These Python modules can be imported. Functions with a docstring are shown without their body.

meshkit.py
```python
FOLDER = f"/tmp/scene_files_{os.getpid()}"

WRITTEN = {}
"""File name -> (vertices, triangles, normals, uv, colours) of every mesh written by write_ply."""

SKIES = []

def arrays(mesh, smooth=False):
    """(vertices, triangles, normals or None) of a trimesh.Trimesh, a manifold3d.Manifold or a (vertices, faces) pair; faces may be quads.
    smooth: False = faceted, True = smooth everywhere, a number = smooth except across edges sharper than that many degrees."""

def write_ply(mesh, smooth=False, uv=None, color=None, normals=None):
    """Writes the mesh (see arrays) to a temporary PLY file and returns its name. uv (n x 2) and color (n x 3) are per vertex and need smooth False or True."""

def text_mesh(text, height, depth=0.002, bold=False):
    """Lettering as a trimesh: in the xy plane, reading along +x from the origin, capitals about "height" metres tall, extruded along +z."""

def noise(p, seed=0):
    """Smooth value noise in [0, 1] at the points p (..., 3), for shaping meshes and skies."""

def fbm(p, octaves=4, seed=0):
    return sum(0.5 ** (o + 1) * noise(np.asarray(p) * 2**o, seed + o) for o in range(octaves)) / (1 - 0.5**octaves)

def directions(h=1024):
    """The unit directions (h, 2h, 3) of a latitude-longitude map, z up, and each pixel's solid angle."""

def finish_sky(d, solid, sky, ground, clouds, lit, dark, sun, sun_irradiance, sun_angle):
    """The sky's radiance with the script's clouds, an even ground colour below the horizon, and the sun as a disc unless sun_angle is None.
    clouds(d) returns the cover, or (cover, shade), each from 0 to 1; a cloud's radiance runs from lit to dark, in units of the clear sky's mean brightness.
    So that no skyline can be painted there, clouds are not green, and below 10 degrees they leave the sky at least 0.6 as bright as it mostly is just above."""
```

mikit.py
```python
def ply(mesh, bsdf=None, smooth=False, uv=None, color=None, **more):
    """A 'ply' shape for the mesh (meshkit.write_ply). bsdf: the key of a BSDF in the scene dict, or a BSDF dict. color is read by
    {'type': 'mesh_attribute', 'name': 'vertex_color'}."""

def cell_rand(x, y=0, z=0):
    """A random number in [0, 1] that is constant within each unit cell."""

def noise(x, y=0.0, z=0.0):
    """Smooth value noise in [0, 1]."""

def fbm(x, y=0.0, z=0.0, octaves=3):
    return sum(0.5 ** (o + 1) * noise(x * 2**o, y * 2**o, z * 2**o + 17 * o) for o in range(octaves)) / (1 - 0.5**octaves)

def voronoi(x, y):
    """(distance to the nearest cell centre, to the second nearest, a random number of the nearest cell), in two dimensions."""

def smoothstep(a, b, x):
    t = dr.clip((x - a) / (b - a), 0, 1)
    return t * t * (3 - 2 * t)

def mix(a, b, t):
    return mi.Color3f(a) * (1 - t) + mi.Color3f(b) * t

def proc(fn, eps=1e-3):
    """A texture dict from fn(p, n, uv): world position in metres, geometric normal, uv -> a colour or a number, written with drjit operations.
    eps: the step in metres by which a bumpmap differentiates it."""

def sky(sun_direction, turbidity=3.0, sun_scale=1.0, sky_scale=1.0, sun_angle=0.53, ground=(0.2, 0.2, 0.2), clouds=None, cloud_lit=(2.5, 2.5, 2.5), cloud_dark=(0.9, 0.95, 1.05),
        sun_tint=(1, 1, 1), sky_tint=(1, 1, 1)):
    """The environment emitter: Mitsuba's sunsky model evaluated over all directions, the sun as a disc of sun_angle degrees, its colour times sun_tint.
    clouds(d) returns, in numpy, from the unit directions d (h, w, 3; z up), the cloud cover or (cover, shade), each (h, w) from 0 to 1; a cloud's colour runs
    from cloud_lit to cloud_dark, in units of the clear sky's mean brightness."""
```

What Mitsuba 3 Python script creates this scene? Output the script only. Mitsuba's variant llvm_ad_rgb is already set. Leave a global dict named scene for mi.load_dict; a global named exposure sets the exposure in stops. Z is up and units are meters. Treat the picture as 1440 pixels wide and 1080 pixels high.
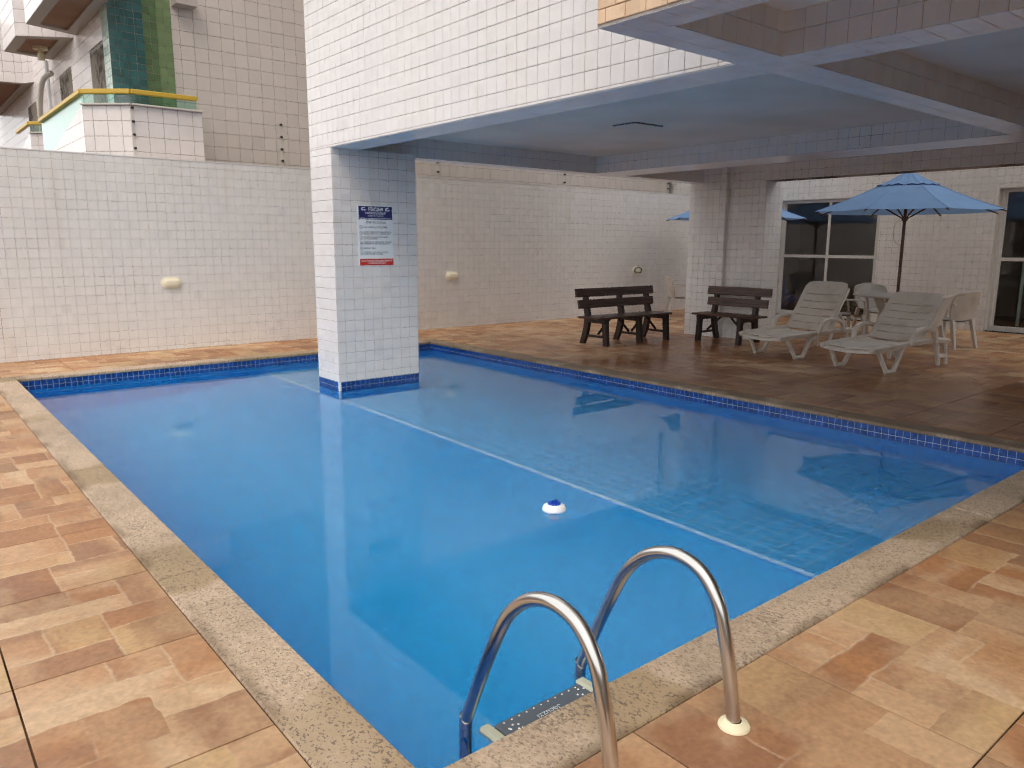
import math, random
import numpy as np, trimesh, shapely
import shapely.geometry as sg
import drjit as dr
import mitsuba as mi, mikit, meshkit
from mikit import proc, noise, fbm, voronoi, cell_rand, smoothstep, mix

rng = random.Random(7)
T = mi.ScalarTransform4f
scene, labels = {'type': 'scene'}, {}

# ------------------------------------------------------------------ camera, sky, exposure
EYE = np.array([0.0, 0.0, 1.5])
YAW, PITCH, ROLL = math.radians(50.503), math.radians(10.404), math.radians(0.262)
FW = np.array([math.cos(YAW) * math.cos(PITCH), math.sin(YAW) * math.cos(PITCH), -math.sin(PITCH)])
_r0 = np.array([math.sin(YAW), -math.cos(YAW), 0.0]); _u0 = np.cross(_r0, FW)
RT = _r0 * math.cos(ROLL) + _u0 * math.sin(ROLL)
UP = -_r0 * math.sin(ROLL) + _u0 * math.cos(ROLL)
FOV = 67.78
scene['camera'] = {'type': 'perspective', 'fov': FOV, 'fov_axis': 'x', 'near_clip': 0.05, 'far_clip': 2000.0,
                   'to_world': T().look_at(origin=EYE.tolist(), target=(EYE + FW).tolist(), up=UP.tolist())}
scene['sky_light'] = mikit.sky((-0.5, -0.45, 0.75), turbidity=4, sun_scale=0.12, sun_angle=25, ground=(0.3, 0.27, 0.22),
                               clouds=lambda d: 1.0, cloud_lit=(2.5, 2.5, 2.5))
exposure = 2.55

# ------------------------------------------------------------------ materials
def two(b): return {'type': 'twosided', 'bsdf': b}
def pr(col, rough=0.5, **k):
    c = col if isinstance(col, dict) else {'type': 'rgb', 'value': list(col)}
    return {'type': 'principled', 'base_color': c, 'roughness': rough, **k}
def mat(key, b): scene[key] = two(b); return key

def tile_fn(base, var, pitch, warm):
    def f(p, n, uv):
        q = p - n * 0.02
        i, j, k = (dr.floor(v / pitch + 0.13) for v in (q.x, q.y, q.z))
        r = cell_rand(i, j, k)
        dirt = fbm(p.x * 1.3, p.y * 1.3, p.z * 0.6, 4)
        spots = smoothstep(0.62, 0.8, fbm(p.x * 9, p.y * 9, p.z * 4, 3))
        c = mi.Color3f(base) * (1 - var + 2 * var * r) * (0.965 + 0.06 * dirt)
        run = smoothstep(0.60, 0.78, fbm(p.x * 7, p.y * 7, p.z * 0.45, 3))
        odd = dr.select(cell_rand(i + 31, j, k) > 0.965, 0.95, 1.0)
        return mix(c * odd, mi.Color3f(warm), 0.08 * spots + 0.13 * smoothstep(0.45, 0.75, dirt) + 0.20 * run)
    return f
def grout_fn(dark, light, s=2.0):
    def f(p, n, uv):
        a = fbm(p.x * s, p.y * s, p.z * s, 4)
        b = noise(p.x * 14, p.y * 14, p.z * 14)
        return mix(dark, light, smoothstep(0.30, 0.60, 0.75 * a + 0.25 * b))
    return f
mat('m_white_tile', pr(proc(tile_fn((0.745, 0.72, 0.70), 0.03, 0.12, (0.60, 0.53, 0.45))), 0.22, specular=0.5))
mat('m_facade_tile', pr(proc(tile_fn((0.71, 0.68, 0.67), 0.03, 0.12, (0.66, 0.60, 0.52))), 0.2, specular=0.5))
mat('m_house_tile', pr(proc(tile_fn((0.60, 0.54, 0.50), 0.03, 0.2, (0.55, 0.47, 0.40))), 0.25, specular=0.5))
mat('m_balcony_tile', pr(proc(tile_fn((0.70, 0.65, 0.64), 0.02, 0.2, (0.64, 0.57, 0.52))), 0.25, specular=0.5))
mat('m_grout', {'type': 'diffuse', 'reflectance': proc(grout_fn((0.085, 0.075, 0.066), (0.46, 0.42, 0.385)))})
mat('m_house_grout', {'type': 'diffuse', 'reflectance': proc(grout_fn((0.09, 0.078, 0.066), (0.28, 0.245, 0.21)))})
mat('m_pool_grout', pr((0.40, 0.48, 0.58), 0.5))

def brick_fn(p, n, uv):
    r = cell_rand(dr.floor(p.y / 0.122), dr.floor(p.z / 0.066), 3)
    return mix((0.50, 0.33, 0.20), (0.66, 0.47, 0.31), r) * (0.85 + 0.3 * fbm(p.x * 20, p.y * 20, p.z * 20))
mat('m_brick', pr(proc(brick_fn), 0.45))
def plaster_fn(c0, c1, s):
    def f(p, n, uv):
        return mix(c0, c1, smoothstep(0.3, 0.7, fbm(p.x * s, p.y * s, p.z * s, 5)))
    return f
mat('m_ceiling', pr(proc(plaster_fn((0.62, 0.585, 0.51), (0.76, 0.72, 0.64), 0.9)), 0.45, specular=0.3))
mat('m_plaster', {'type': 'diffuse', 'reflectance': proc(plaster_fn((0.56, 0.52, 0.48), (0.64, 0.6, 0.55), 1.5))})
mat('m_pink_soffit', {'type': 'diffuse', 'reflectance': proc(plaster_fn((0.42, 0.26, 0.20), (0.50, 0.32, 0.25), 2.0))})

def blue_fn(base, var, pitch):
    def f(p, n, uv):
        q = p - n * 0.02
        r = cell_rand(dr.floor(q.x / pitch + .1), dr.floor(q.y / pitch + .1), dr.floor(q.z / pitch + .1))
        return mi.Color3f(base) * (1 - var + 2 * var * r)
    return f
mat('m_band_tile', pr(proc(blue_fn((0.008, 0.050, 0.22), 0.35, 0.06)), 0.15, specular=0.5))
mat('m_floor_tile', pr(proc(blue_fn((0.055, 0.41, 0.74), 0.07, 0.12)), 0.3))
def deep_fn(p, n, uv):
    q = p - n * 0.02
    def line(v): return smoothstep(0.46, 0.485, dr.abs(v / 0.12 - dr.floor(v / 0.12) - 0.5))
    r = cell_rand(dr.floor(q.x / 0.12), dr.floor(q.y / 0.12), dr.floor(q.z / 0.5))
    return mi.Color3f(0.001, 0.38, 0.74) * (0.97 + 0.05 * r) * (1 - 0.07 * dr.maximum(line(p.x), line(p.y)))
mat('m_deep_tile', pr(proc(deep_fn), 0.3))
mat('m_floor_grout', pr((0.38, 0.70, 0.88), 0.6))
mat('m_deep_grout', pr((0.001, 0.365, 0.71), 0.6))
mat('m_edge_tile', pr((0.50, 0.76, 0.90), 0.3))
mat('m_trim', pr((0.74, 0.78, 0.80), 0.3))
scene['m_water'] = {'type': 'roughdielectric', 'distribution': 'ggx', 'alpha': 0.0002, 'int_ior': 1.333, 'ext_ior': 1.0}

# deck slabs: printed ashlar stones
DX0, DXP, DY0, DYP = 0.195, 0.735, 0.677, 0.741
ASH = [(0, 0, .52, .34), (.52, 0, 1, .22), (.52, .22, .8, .56), (.8, .22, 1, .56), (0, .34, .52, .56),
       (0, .56, .36, 1), (.36, .56, 1, .76), (.36, .76, .62, 1), (.62, .76, 1, 1)]
def deck_parts(p):
    u, v = (p.x - DX0) / DXP, (p.y - DY0) / DYP
    i, j = dr.floor(u), dr.floor(v)
    a, b = u - i, v - j
    r1, r2, r3 = cell_rand(i, j, 5), cell_rand(i, j, 6), cell_rand(i, j, 7)
    a = dr.select(r1 < 0.5, a, 1 - a); b = dr.select(r2 < 0.5, b, 1 - b)
    wob = 0.03 * (fbm(p.x * 14, p.y * 14, 0.0, 3) - 0.5)
    a, b = dr.clip(a + wob, 0, 0.9999), dr.clip(b - wob, 0, 0.9999)
    a, b = dr.select(r3 < 0.3, b, a), dr.select(r3 < 0.3, a, b)
    idn, ed = mi.Float(0), mi.Float(1)
    for k, (x0, y0, x1, y1) in enumerate(ASH):
        m = (a >= x0) & (a < x1) & (b >= y0) & (b < y1)
        idn = dr.select(m, k, idn)
        e = mi.Float(1)
        if x0 > 0: e = dr.minimum(e, a - x0)
        if x1 < 1: e = dr.minimum(e, x1 - a)
        if y0 > 0: e = dr.minimum(e, b - y0)
        if y1 < 1: e = dr.minimum(e, y1 - b)
        ed = dr.select(m, e, ed)
    return i, j, idn, ed
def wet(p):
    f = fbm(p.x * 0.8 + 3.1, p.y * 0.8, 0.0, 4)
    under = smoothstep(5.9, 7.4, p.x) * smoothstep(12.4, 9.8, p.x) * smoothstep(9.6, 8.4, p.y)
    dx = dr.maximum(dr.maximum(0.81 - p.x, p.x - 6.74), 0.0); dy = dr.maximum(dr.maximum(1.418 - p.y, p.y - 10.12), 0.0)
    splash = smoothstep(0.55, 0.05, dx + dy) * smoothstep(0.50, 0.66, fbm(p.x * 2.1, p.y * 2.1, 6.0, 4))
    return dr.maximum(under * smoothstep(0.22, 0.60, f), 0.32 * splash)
def deck_fn(p, n, uv):
    i, j, idn, ed = deck_parts(p)
    r = cell_rand(i * 17 + idn, j, 11); s = cell_rand(i * 17 + idn, j, 12); w = cell_rand(i * 17 + idn, j, 13)
    ang = dr.select(w < 0.5, 1.0, 0.25)
    st = fbm(p.x * 3.2 * ang + s * 9, p.y * 3.2 * (1.25 - ang) + r * 5, s * 7, 5)
    fine = fbm(p.x * 34, p.y * 34, 3.0, 3)
    c = mix((0.45, 0.275, 0.155), (0.335, 0.16, 0.072), smoothstep(0.3, 1.0, r))
    c = mix(c, (0.46, 0.31, 0.15), 0.65 * smoothstep(0.72, 0.92, s))
    big = fbm(p.x * 2.3 + 5, p.y * 2.3, 4.0, 5)
    c = mix(c, (0.24, 0.115, 0.062), 0.75 * smoothstep(0.48, 0.66, st))
    c = mix(c, (0.53, 0.38, 0.245), 0.65 * smoothstep(0.46, 0.30, st))
    c = mix(c, (0.38, 0.18, 0.075), 0.45 * smoothstep(0.48, 0.62, big))
    c = mix(c, (0.48, 0.335, 0.20), 0.35 * smoothstep(0.44, 0.34, big))
    c = mix(c, (0.18, 0.085, 0.045), 0.28 * smoothstep(0.52, 0.75, fine) * smoothstep(0.40, 0.65, st))
    c = mix(c, (0.54, 0.41, 0.28), 0.42 * smoothstep(0.012, 0.002, ed) * smoothstep(0.30, 0.55, big))
    c = c * (0.86 + 0.28 * fbm(p.x * 70, p.y * 70, 2.0, 2))
    c = c * (0.9 + 0.2 * fine)
    grime = smoothstep(0.52, 0.72, fbm(p.x * 0.9, p.y * 0.9, 9.0, 4))
    c = mix(c, c * mi.Color3f(0.84, 0.80, 0.76), grime)
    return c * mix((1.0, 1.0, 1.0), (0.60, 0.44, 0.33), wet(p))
def deck_rough(p, n, uv):
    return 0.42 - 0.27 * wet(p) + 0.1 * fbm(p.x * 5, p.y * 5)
def deck_bump(p, n, uv):
    i, j, idn, ed = deck_parts(p)
    return 0.0012 * fbm(p.x * 18, p.y * 18, 1.0, 4) + 0.0007 * smoothstep(0.0, 0.012, ed)
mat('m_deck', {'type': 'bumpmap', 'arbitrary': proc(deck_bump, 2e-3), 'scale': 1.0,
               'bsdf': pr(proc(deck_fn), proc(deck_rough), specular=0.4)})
mat('m_deck_grout', {'type': 'diffuse', 'reflectance': proc(grout_fn((0.03, 0.02, 0.014), (0.10, 0.065, 0.04)))})
def granite_fn(p, n, uv):
    a = fbm(p.x * 1.1 + 4, p.y * 1.1, 2.0, 3)
    d1, d2, r = voronoi(p.x * 120 + 1.4 * noise(p.x * 30, p.y * 30), p.y * 90 + noise(p.x * 40, p.y * 40))
    sp = fbm(p.x * 150, p.y * 110, 1.0, 3)
    c = mix((0.35, 0.255, 0.175), (0.545, 0.425, 0.31), 0.6 * r + 0.4 * fbm(p.x * 30, p.y * 30, 2.0, 3))
    ye = smoothstep(0.60, 0.68, a)
    c = mix(c, mix((0.34, 0.24, 0.12), (0.22, 0.15, 0.085), r), 0.7 * ye)
    c = mix(c, (0.10, 0.075, 0.06), (0.55 + 0.3 * ye) * smoothstep(0.58, 0.74, sp))
    c = mix(c, (0.17, 0.13, 0.10), 0.6 * smoothstep(0.52, 0.72, fbm(p.x * 3 + 7, p.y * 3, 5.0, 4)) * smoothstep(0.42, 0.58, sp))
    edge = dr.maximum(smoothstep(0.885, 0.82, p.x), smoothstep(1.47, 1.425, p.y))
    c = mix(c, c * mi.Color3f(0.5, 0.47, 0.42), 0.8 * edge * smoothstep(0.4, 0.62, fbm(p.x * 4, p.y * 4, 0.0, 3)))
    right_brown = smoothstep(6.30, 6.52, p.x) * smoothstep(0.18, 0.5, fbm(p.x * 2.5, p.y * 2.5, 8.0, 4))  # right-hand coping turns browner, broken up by noise
    c = mix(c, (0.15, 0.10, 0.065), 0.72 * right_brown)
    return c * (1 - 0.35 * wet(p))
def granite_bump(p, n, uv):
    return 0.002 * fbm(p.x * 60, p.y * 60, p.z * 60, 3)
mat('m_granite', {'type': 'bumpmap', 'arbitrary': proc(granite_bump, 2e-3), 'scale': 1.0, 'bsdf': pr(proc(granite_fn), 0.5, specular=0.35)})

def wood_fn(c0, c1, ax):
    def f(p, n, uv):
        q = (p.x, p.y, p.z)
        s = [4.0 if k == ax else 55.0 for k in range(3)]
        g = fbm(q[0] * s[0], q[1] * s[1], q[2] * s[2], 4)
        return mix(c0, c1, smoothstep(0.3, 0.7, g))
    return f
mat('m_wood_x', pr(proc(wood_fn((0.020, 0.009, 0.006), (0.075, 0.034, 0.022), 0)), 0.38))
mat('m_wood_y', pr(proc(wood_fn((0.030, 0.014, 0.010), (0.11, 0.052, 0.036), 1)), 0.38))
mat('m_wood_leg', pr(proc(wood_fn((0.012, 0.007, 0.006), (0.030, 0.017, 0.014), 2)), 0.4))
mat('m_pole_wood', pr(proc(wood_fn((0.05, 0.018, 0.010), (0.12, 0.045, 0.022), 2)), 0.35))
def resin_fn(p, n, uv):
    return mix((0.54, 0.495, 0.44), (0.46, 0.41, 0.355), smoothstep(0.5, 0.75, fbm(p.x * 6, p.y * 6, p.z * 6, 4)))
mat('m_resin', pr(proc(resin_fn), 0.4))
mat('m_resin_grey', pr((0.34, 0.33, 0.34), 0.4))
def fabric_fn(p, n, uv):
    return mi.Color3f(0.225, 0.37, 0.62) * (0.88 + 0.24 * fbm(p.x * 5, p.y * 5, p.z * 5, 4))
scene['m_fabric'] = {'type': 'principledthin', 'base_color': proc(fabric_fn), 'roughness': 0.8, 'diff_trans': 0.5}
mat('m_seam', pr((0.16, 0.30, 0.60), 0.7))
mat('m_piping', pr((0.02, 0.05, 0.2), 0.7))
mat('m_chrome', pr((0.60, 0.585, 0.56), 0.2, metallic=1.0))
mat('m_cream', pr((0.72, 0.65, 0.45), 0.4))
mat('m_lamp_cream', pr((0.78, 0.72, 0.55), 0.35))
mat('m_tread', pr((0.075, 0.095, 0.115), 0.45))
mat('m_tread_cap', pr((0.42, 0.44, 0.34), 0.4))
mat('m_tread_print', pr((0.5, 0.52, 0.52), 0.4))
mat('m_white_plastic', pr((0.82, 0.82, 0.82), 0.3))
mat('m_blue_plastic', pr((0.01, 0.06, 0.40), 0.3))
mat('m_aluminium', pr((0.62, 0.60, 0.57), 0.35))
mat('m_window_frame', pr((0.16, 0.15, 0.17), 0.4))
mat('m_shutter', pr((0.45, 0.40, 0.37), 0.5))
mat('m_dark', pr((0.015, 0.014, 0.013), 0.6))
mat('m_room', {'type': 'diffuse', 'reflectance': {'type': 'rgb', 'value': [0.28, 0.25, 0.19]}})
mat('m_yellow_rail', pr((0.55, 0.36, 0.045), 0.35))
scene['m_pane'] = {'type': 'thindielectric', 'int_ior': 1.5, 'specular_transmittance': {'type': 'rgb', 'value': [0.72, 0.73, 0.72]}}
scene['m_green_glass'] = {'type': 'thindielectric', 'int_ior': 1.5, 'specular_transmittance': {'type': 'rgb', 'value': [0.50, 0.78, 0.68]}}
mat('m_frost_glass', pr((0.33, 0.54, 0.47), 0.15))
mat('m_teal', pr(proc(blue_fn((0.035, 0.12, 0.12), 0.2, 0.1)), 0.12))
mat('m_pale_green', pr(proc(blue_fn((0.38, 0.50, 0.44), 0.1, 0.1)), 0.12))
mat('m_olive', pr(proc(blue_fn((0.10, 0.17, 0.075), 0.15, 0.1)), 0.15))
mat('m_olive_light', pr(proc(blue_fn((0.17, 0.25, 0.115), 0.1, 0.1)), 0.2))
mat('m_sign_white', pr((0.75, 0.78, 0.80), 0.3))
mat('m_sign_blue', pr((0.02, 0.022, 0.13), 0.3))
mat('m_sign_red', pr((0.50, 0.025, 0.02), 0.3))
mat('m_sign_ink', pr((0.02, 0.03, 0.09), 0.4))
mat('m_yellow_plastic', pr((0.6, 0.32, 0.01), 0.4))
mat('m_rust', pr((0.20, 0.07, 0.03), 0.7))

# ------------------------------------------------------------------ helpers
used = {}
def num(key):
    n = used.get(key, -1) + 1
    used[key] = n
    return key if n == 0 else f'{key}_{n:03d}'
def put(key, mesh, m, smooth=False, **k):
    key = num(key)
    scene[key] = mikit.ply(mesh, m, smooth=smooth, **k)
    return key
def tag(key, label=None, cat=None, group=None, kind=None):
    d = {}
    if label: d['label'] = label
    if cat: d['category'] = cat
    if group: d['group'] = group
    if kind: d['kind'] = kind
    labels[key] = d
def cat_(ms): return trimesh.util.concatenate([m for m in ms if m is not None])
def box(x0, x1, y0, y1, z0, z1):
    b = trimesh.creation.box(extents=(abs(x1 - x0), abs(y1 - y0), abs(z1 - z0)))
    b.apply_translation(((x0 + x1) / 2, (y0 + y1) / 2, (z0 + z1) / 2)); return b
def cbox(sx, sy, sz, c=0.004):
    """chamfered box centred on the origin"""
    P = []
    for a in (-1, 1):
        for b in (-1, 1):
            for d in (-1, 1):
                h = np.array([a * sx / 2, b * sy / 2, d * sz / 2]); s = np.array([a, b, d]) * c
                for k in range(3):
                    q = h - s; q[k] = h[k]; P.append(q)
    return trimesh.convex.convex_hull(np.array(P))
def cb(x0, x1, y0, y1, z0, z1, c=0.004):
    m = cbox(x1 - x0, y1 - y0, z1 - z0, c); m.apply_translation(((x0 + x1) / 2, (y0 + y1) / 2, (z0 + z1) / 2)); return m
def bar(p0, p1, w, h, up=(0, 0, 1), c=0.004):
    p0, p1 = np.array(p0, float), np.array(p1, float)
    d = p1 - p0; L = np.linalg.norm(d); d /= L
    if abs(np.dot(up, d)) > 0.99 * np.linalg.norm(up): up = (1, 0, 0) if abs(d[0]) < .9 else (0, 1, 0)
    s = np.cross(up, d); s /= np.linalg.norm(s); u = np.cross(d, s)
    m = cbox(L, w, h, c); M = np.eye(4); M[:3, 0], M[:3, 1], M[:3, 2], M[:3, 3] = d, s, u, (p0 + p1) / 2
    m.apply_transform(M); return m
def smooth_path(P, n=8):
    P = np.array(P, float); Q = np.vstack([2 * P[0] - P[1], P, 2 * P[-1] - P[-2]]); out = []
    for i in range(1, len(Q) - 2):
        for t in np.linspace(0, 1, n, endpoint=False):
            a, b, c, d = Q[i - 1], Q[i], Q[i + 1], Q[i + 2]
            out.append(0.5 * (2 * b + (c - a) * t + (2 * a - 5 * b + 4 * c - d) * t * t + (3 * b - a - 3 * c + d) * t ** 3))
    return np.array(out + [P[-1]])
def tube(P, r, n=16, cap=True, sq=None):
    P = np.array(P, float); t = np.gradient(P, axis=0); t /= np.linalg.norm(t, axis=1)[:, None]
    a = np.cross(t[0], [0, 0, 1.0]) if abs(t[0][2]) < 0.9 else np.cross(t[0], [1.0, 0, 0])
    a /= np.linalg.norm(a); V = []
    rr = np.broadcast_to(r, (len(P),))
    ang = np.arange(n) * 2 * np.pi / n
    for k in range(len(P)):
        a = a - t[k] * (a @ t[k]); a /= np.linalg.norm(a); b = np.cross(t[k], a)
        ca, sa = np.cos(ang), np.sin(ang)
        if sq:
            ca, sa = np.sign(ca) * abs(ca) ** 0.5 * sq[0], np.sign(sa) * abs(sa) ** 0.5 * sq[1]
        V.append(P[k] + rr[k] * (ca[:, None] * a + sa[:, None] * b))
    V = np.vstack(V); F = []; i = np.arange(n)
    for k in range(len(P) - 1):
        o = k * n
        F += [np.stack([o + i, o + (i + 1) % n, o + n + (i + 1) % n], 1), np.stack([o + i, o + n + (i + 1) % n, o + n + i], 1)]
    if cap:
        V = np.vstack([V, P[0], P[-1]]); c0, c1 = len(V) - 2, len(V) - 1; o = (len(P) - 1) * n
        F += [np.stack([i * 0 + c0, (i + 1) % n, i], 1), np.stack([i * 0 + c1, o + i, o + (i + 1) % n], 1)]
    return trimesh.Trimesh(V, np.vstack(F), process=False)
def lathe(prof, n=40, at=(0, 0, 0)):
    prof = np.array(prof, float); a = np.arange(n) * 2 * np.pi / n; V = []
    for r, z in prof: V.append(np.stack([r * np.cos(a), r * np.sin(a), a * 0 + z], 1))
    V = np.vstack(V) + np.array(at); F = []; i = np.arange(n)
    for k in range(len(prof) - 1):
        o = k * n
        F += [np.stack([o + i, o + (i + 1) % n, o + n + (i + 1) % n], 1), np.stack([o + i, o + n + (i + 1) % n, o + n + i], 1)]
    return trimesh.Trimesh(V, np.vstack(F), process=False)
def poly_sheet(poly, z):
    v, f = trimesh.creation.triangulate_polygon(poly, engine='earcut')
    return trimesh.Trimesh(np.column_stack([v, np.full(len(v), z)]), f, process=False)
def extr(poly, h, M=None):
    m = cat_([trimesh.creation.extrude_polygon(g, h, engine='earcut') for g in getattr(poly, 'geoms', [poly]) if g.area > 1e-9])
    if M is not None: m.apply_transform(M)
    return m
def frame(o, U, V, N=None):
    U, V = np.array(U, float), np.array(V, float); N = np.cross(U, V) if N is None else np.array(N, float)
    M = np.eye(4); M[:3, 0], M[:3, 1], M[:3, 2], M[:3, 3] = U, V, N, o; return M
def pose(x, y, z=0, deg=0):
    M = trimesh.transformations.rotation_matrix(math.radians(deg), [0, 0, 1]); M[:3, 3] = (x, y, z); return M
def moved(m, M):
    m = m.copy(); m.apply_transform(M); return m

# ------------------------------------------------------------------ tiles
def joints(a, b, pitch, phase):
    k0 = math.ceil((a - phase) / pitch + 1e-6); out = [a]
    x = phase + k0 * pitch
    while x < b - 1e-6:
        out.append(x); x += pitch
    out.append(b)
    if len(out) > 2 and out[1] - out[0] < 0.02: out.pop(1)
    if len(out) > 2 and out[-1] - out[-2] < 0.02: out.pop(-2)
    return out
def tile_mesh(w, h, th, bev, jit):
    a, b = w / 2, h / 2; c, d = a - bev, b - bev
    top = [(-c, -d), (c, -d), (c, d), (-c, d)]; bot = [(-a, -b), (a, -b), (a, b), (-a, b)]
    V = [(x, y, -0.003) for x, y in bot] + [(x, y, th - bev) for x, y in bot] + [(x, y, th + jit[k]) for k, (x, y) in enumerate(top)]
    F = [(8, 9, 10), (8, 10, 11)]
    for o in (0, 4):
        for k in range(4):
            l = (k + 1) % 4; F += [(o + k, o + l, o + 4 + l), (o + k, o + 4 + l, o + 4 + k)]
    return trimesh.Trimesh(np.array(V, float), np.array(F), process=False)
_plies = {}
class Tiles:
    """tiles of one holder: the nearest in view become parts, the rest one part"""
    def __init__(self, holder, name, limit, rest, gap=0.005, th=0.005, bev=0.002, jit=0.0006):
        self.h, self.n, self.lim, self.rest, self.gap, self.th, self.bev, self.jit = holder, name, limit, rest, gap, th, bev, jit
        self.c = []; self.seed = random.Random(len(holder) * 31 + len(name))
    def face(self, o, U, V, us, vs, m, holes=(), N=None):
        M0 = frame(o, U, V, N); hp = shapely.union_all([sg.box(*h) for h in holes]) if holes else None
        for a0, a1 in zip(us, us[1:]):
            for b0, b1 in zip(vs, vs[1:]):
                cells = [(a0, b0, a1, b1)]
                if hp is not None:
                    q = sg.box(a0, b0, a1, b1).difference(hp)
                    if q.is_empty: continue
                    cells = []
                    for g in getattr(q, 'geoms', [q]):
                        if g.area > 0.97 * sg.box(*g.bounds).area: cells.append(g.bounds)
                        else:   # an L: its two rectangles
                            hb = hp.intersection(sg.box(a0, b0, a1, b1)).bounds
                            if hb[0] > a0 + 1e-6: cells += [(a0, b0, hb[0], b1)]
                            if hb[2] < a1 - 1e-6: cells += [(hb[2], b0, a1, b1)]
                            x0, x1 = max(a0, hb[0]), min(a1, hb[2])
                            if hb[1] > b0 + 1e-6: cells += [(x0, b0, x1, hb[1])]
                            if hb[3] < b1 - 1e-6: cells += [(x0, hb[3], x1, b1)]
                for (x0, y0, x1, y1) in cells:
                    if x1 - x0 < 0.018 or y1 - y0 < 0.018: continue
                    C = M0 @ np.array([(x0 + x1) / 2, (y0 + y1) / 2, 0, 1])
                    d = C[:3] - EYE; z = d @ FW
                    vis = z > 0.2 and abs(d @ RT) < 0.70 * z and abs(d @ UP) < 0.53 * z and d @ M0[:3, 2] < 0
                    self.c.append((vis, np.linalg.norm(d), M0, (x0, y0, x1, y1), m))
    def build(self):
        self.c.sort(key=lambda c: (not c[0], c[1])); rest = {}
        for k, (vis, dist, M0, (x0, y0, x1, y1), m) in enumerate(self.c):
            w, h = round(x1 - x0 - self.gap, 4), round(y1 - y0 - self.gap, 4)
            M = M0.copy(); M[:3, 3] = (M0 @ np.array([(x0 + x1) / 2, (y0 + y1) / 2, 0, 1]))[:3]
            if vis and k < self.lim:
                key = (w, h, self.th, self.bev, m, self.seed.randrange(5))
                if key not in _plies:
                    _plies[key] = mikit.ply(tile_mesh(w, h, self.th, self.bev, [rng.uniform(-1, 1) * self.jit for _ in range(4)]), m)
                scene[num(f'{self.h}__{self.n}')] = {**_plies[key], 'to_world': T(M)}
            else:
                t = tile_mesh(w, h, self.th, self.bev, [self.seed.uniform(-1, 1) * self.jit for _ in range(4)])
                t.apply_transform(M); rest.setdefault(m, []).append(t)
        for m, ts in rest.items():
            tag(put(f'{self.h}__{self.rest}', cat_(ts), m), kind='stuff')
X_, Y_, Z_ = np.eye(3)

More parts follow.
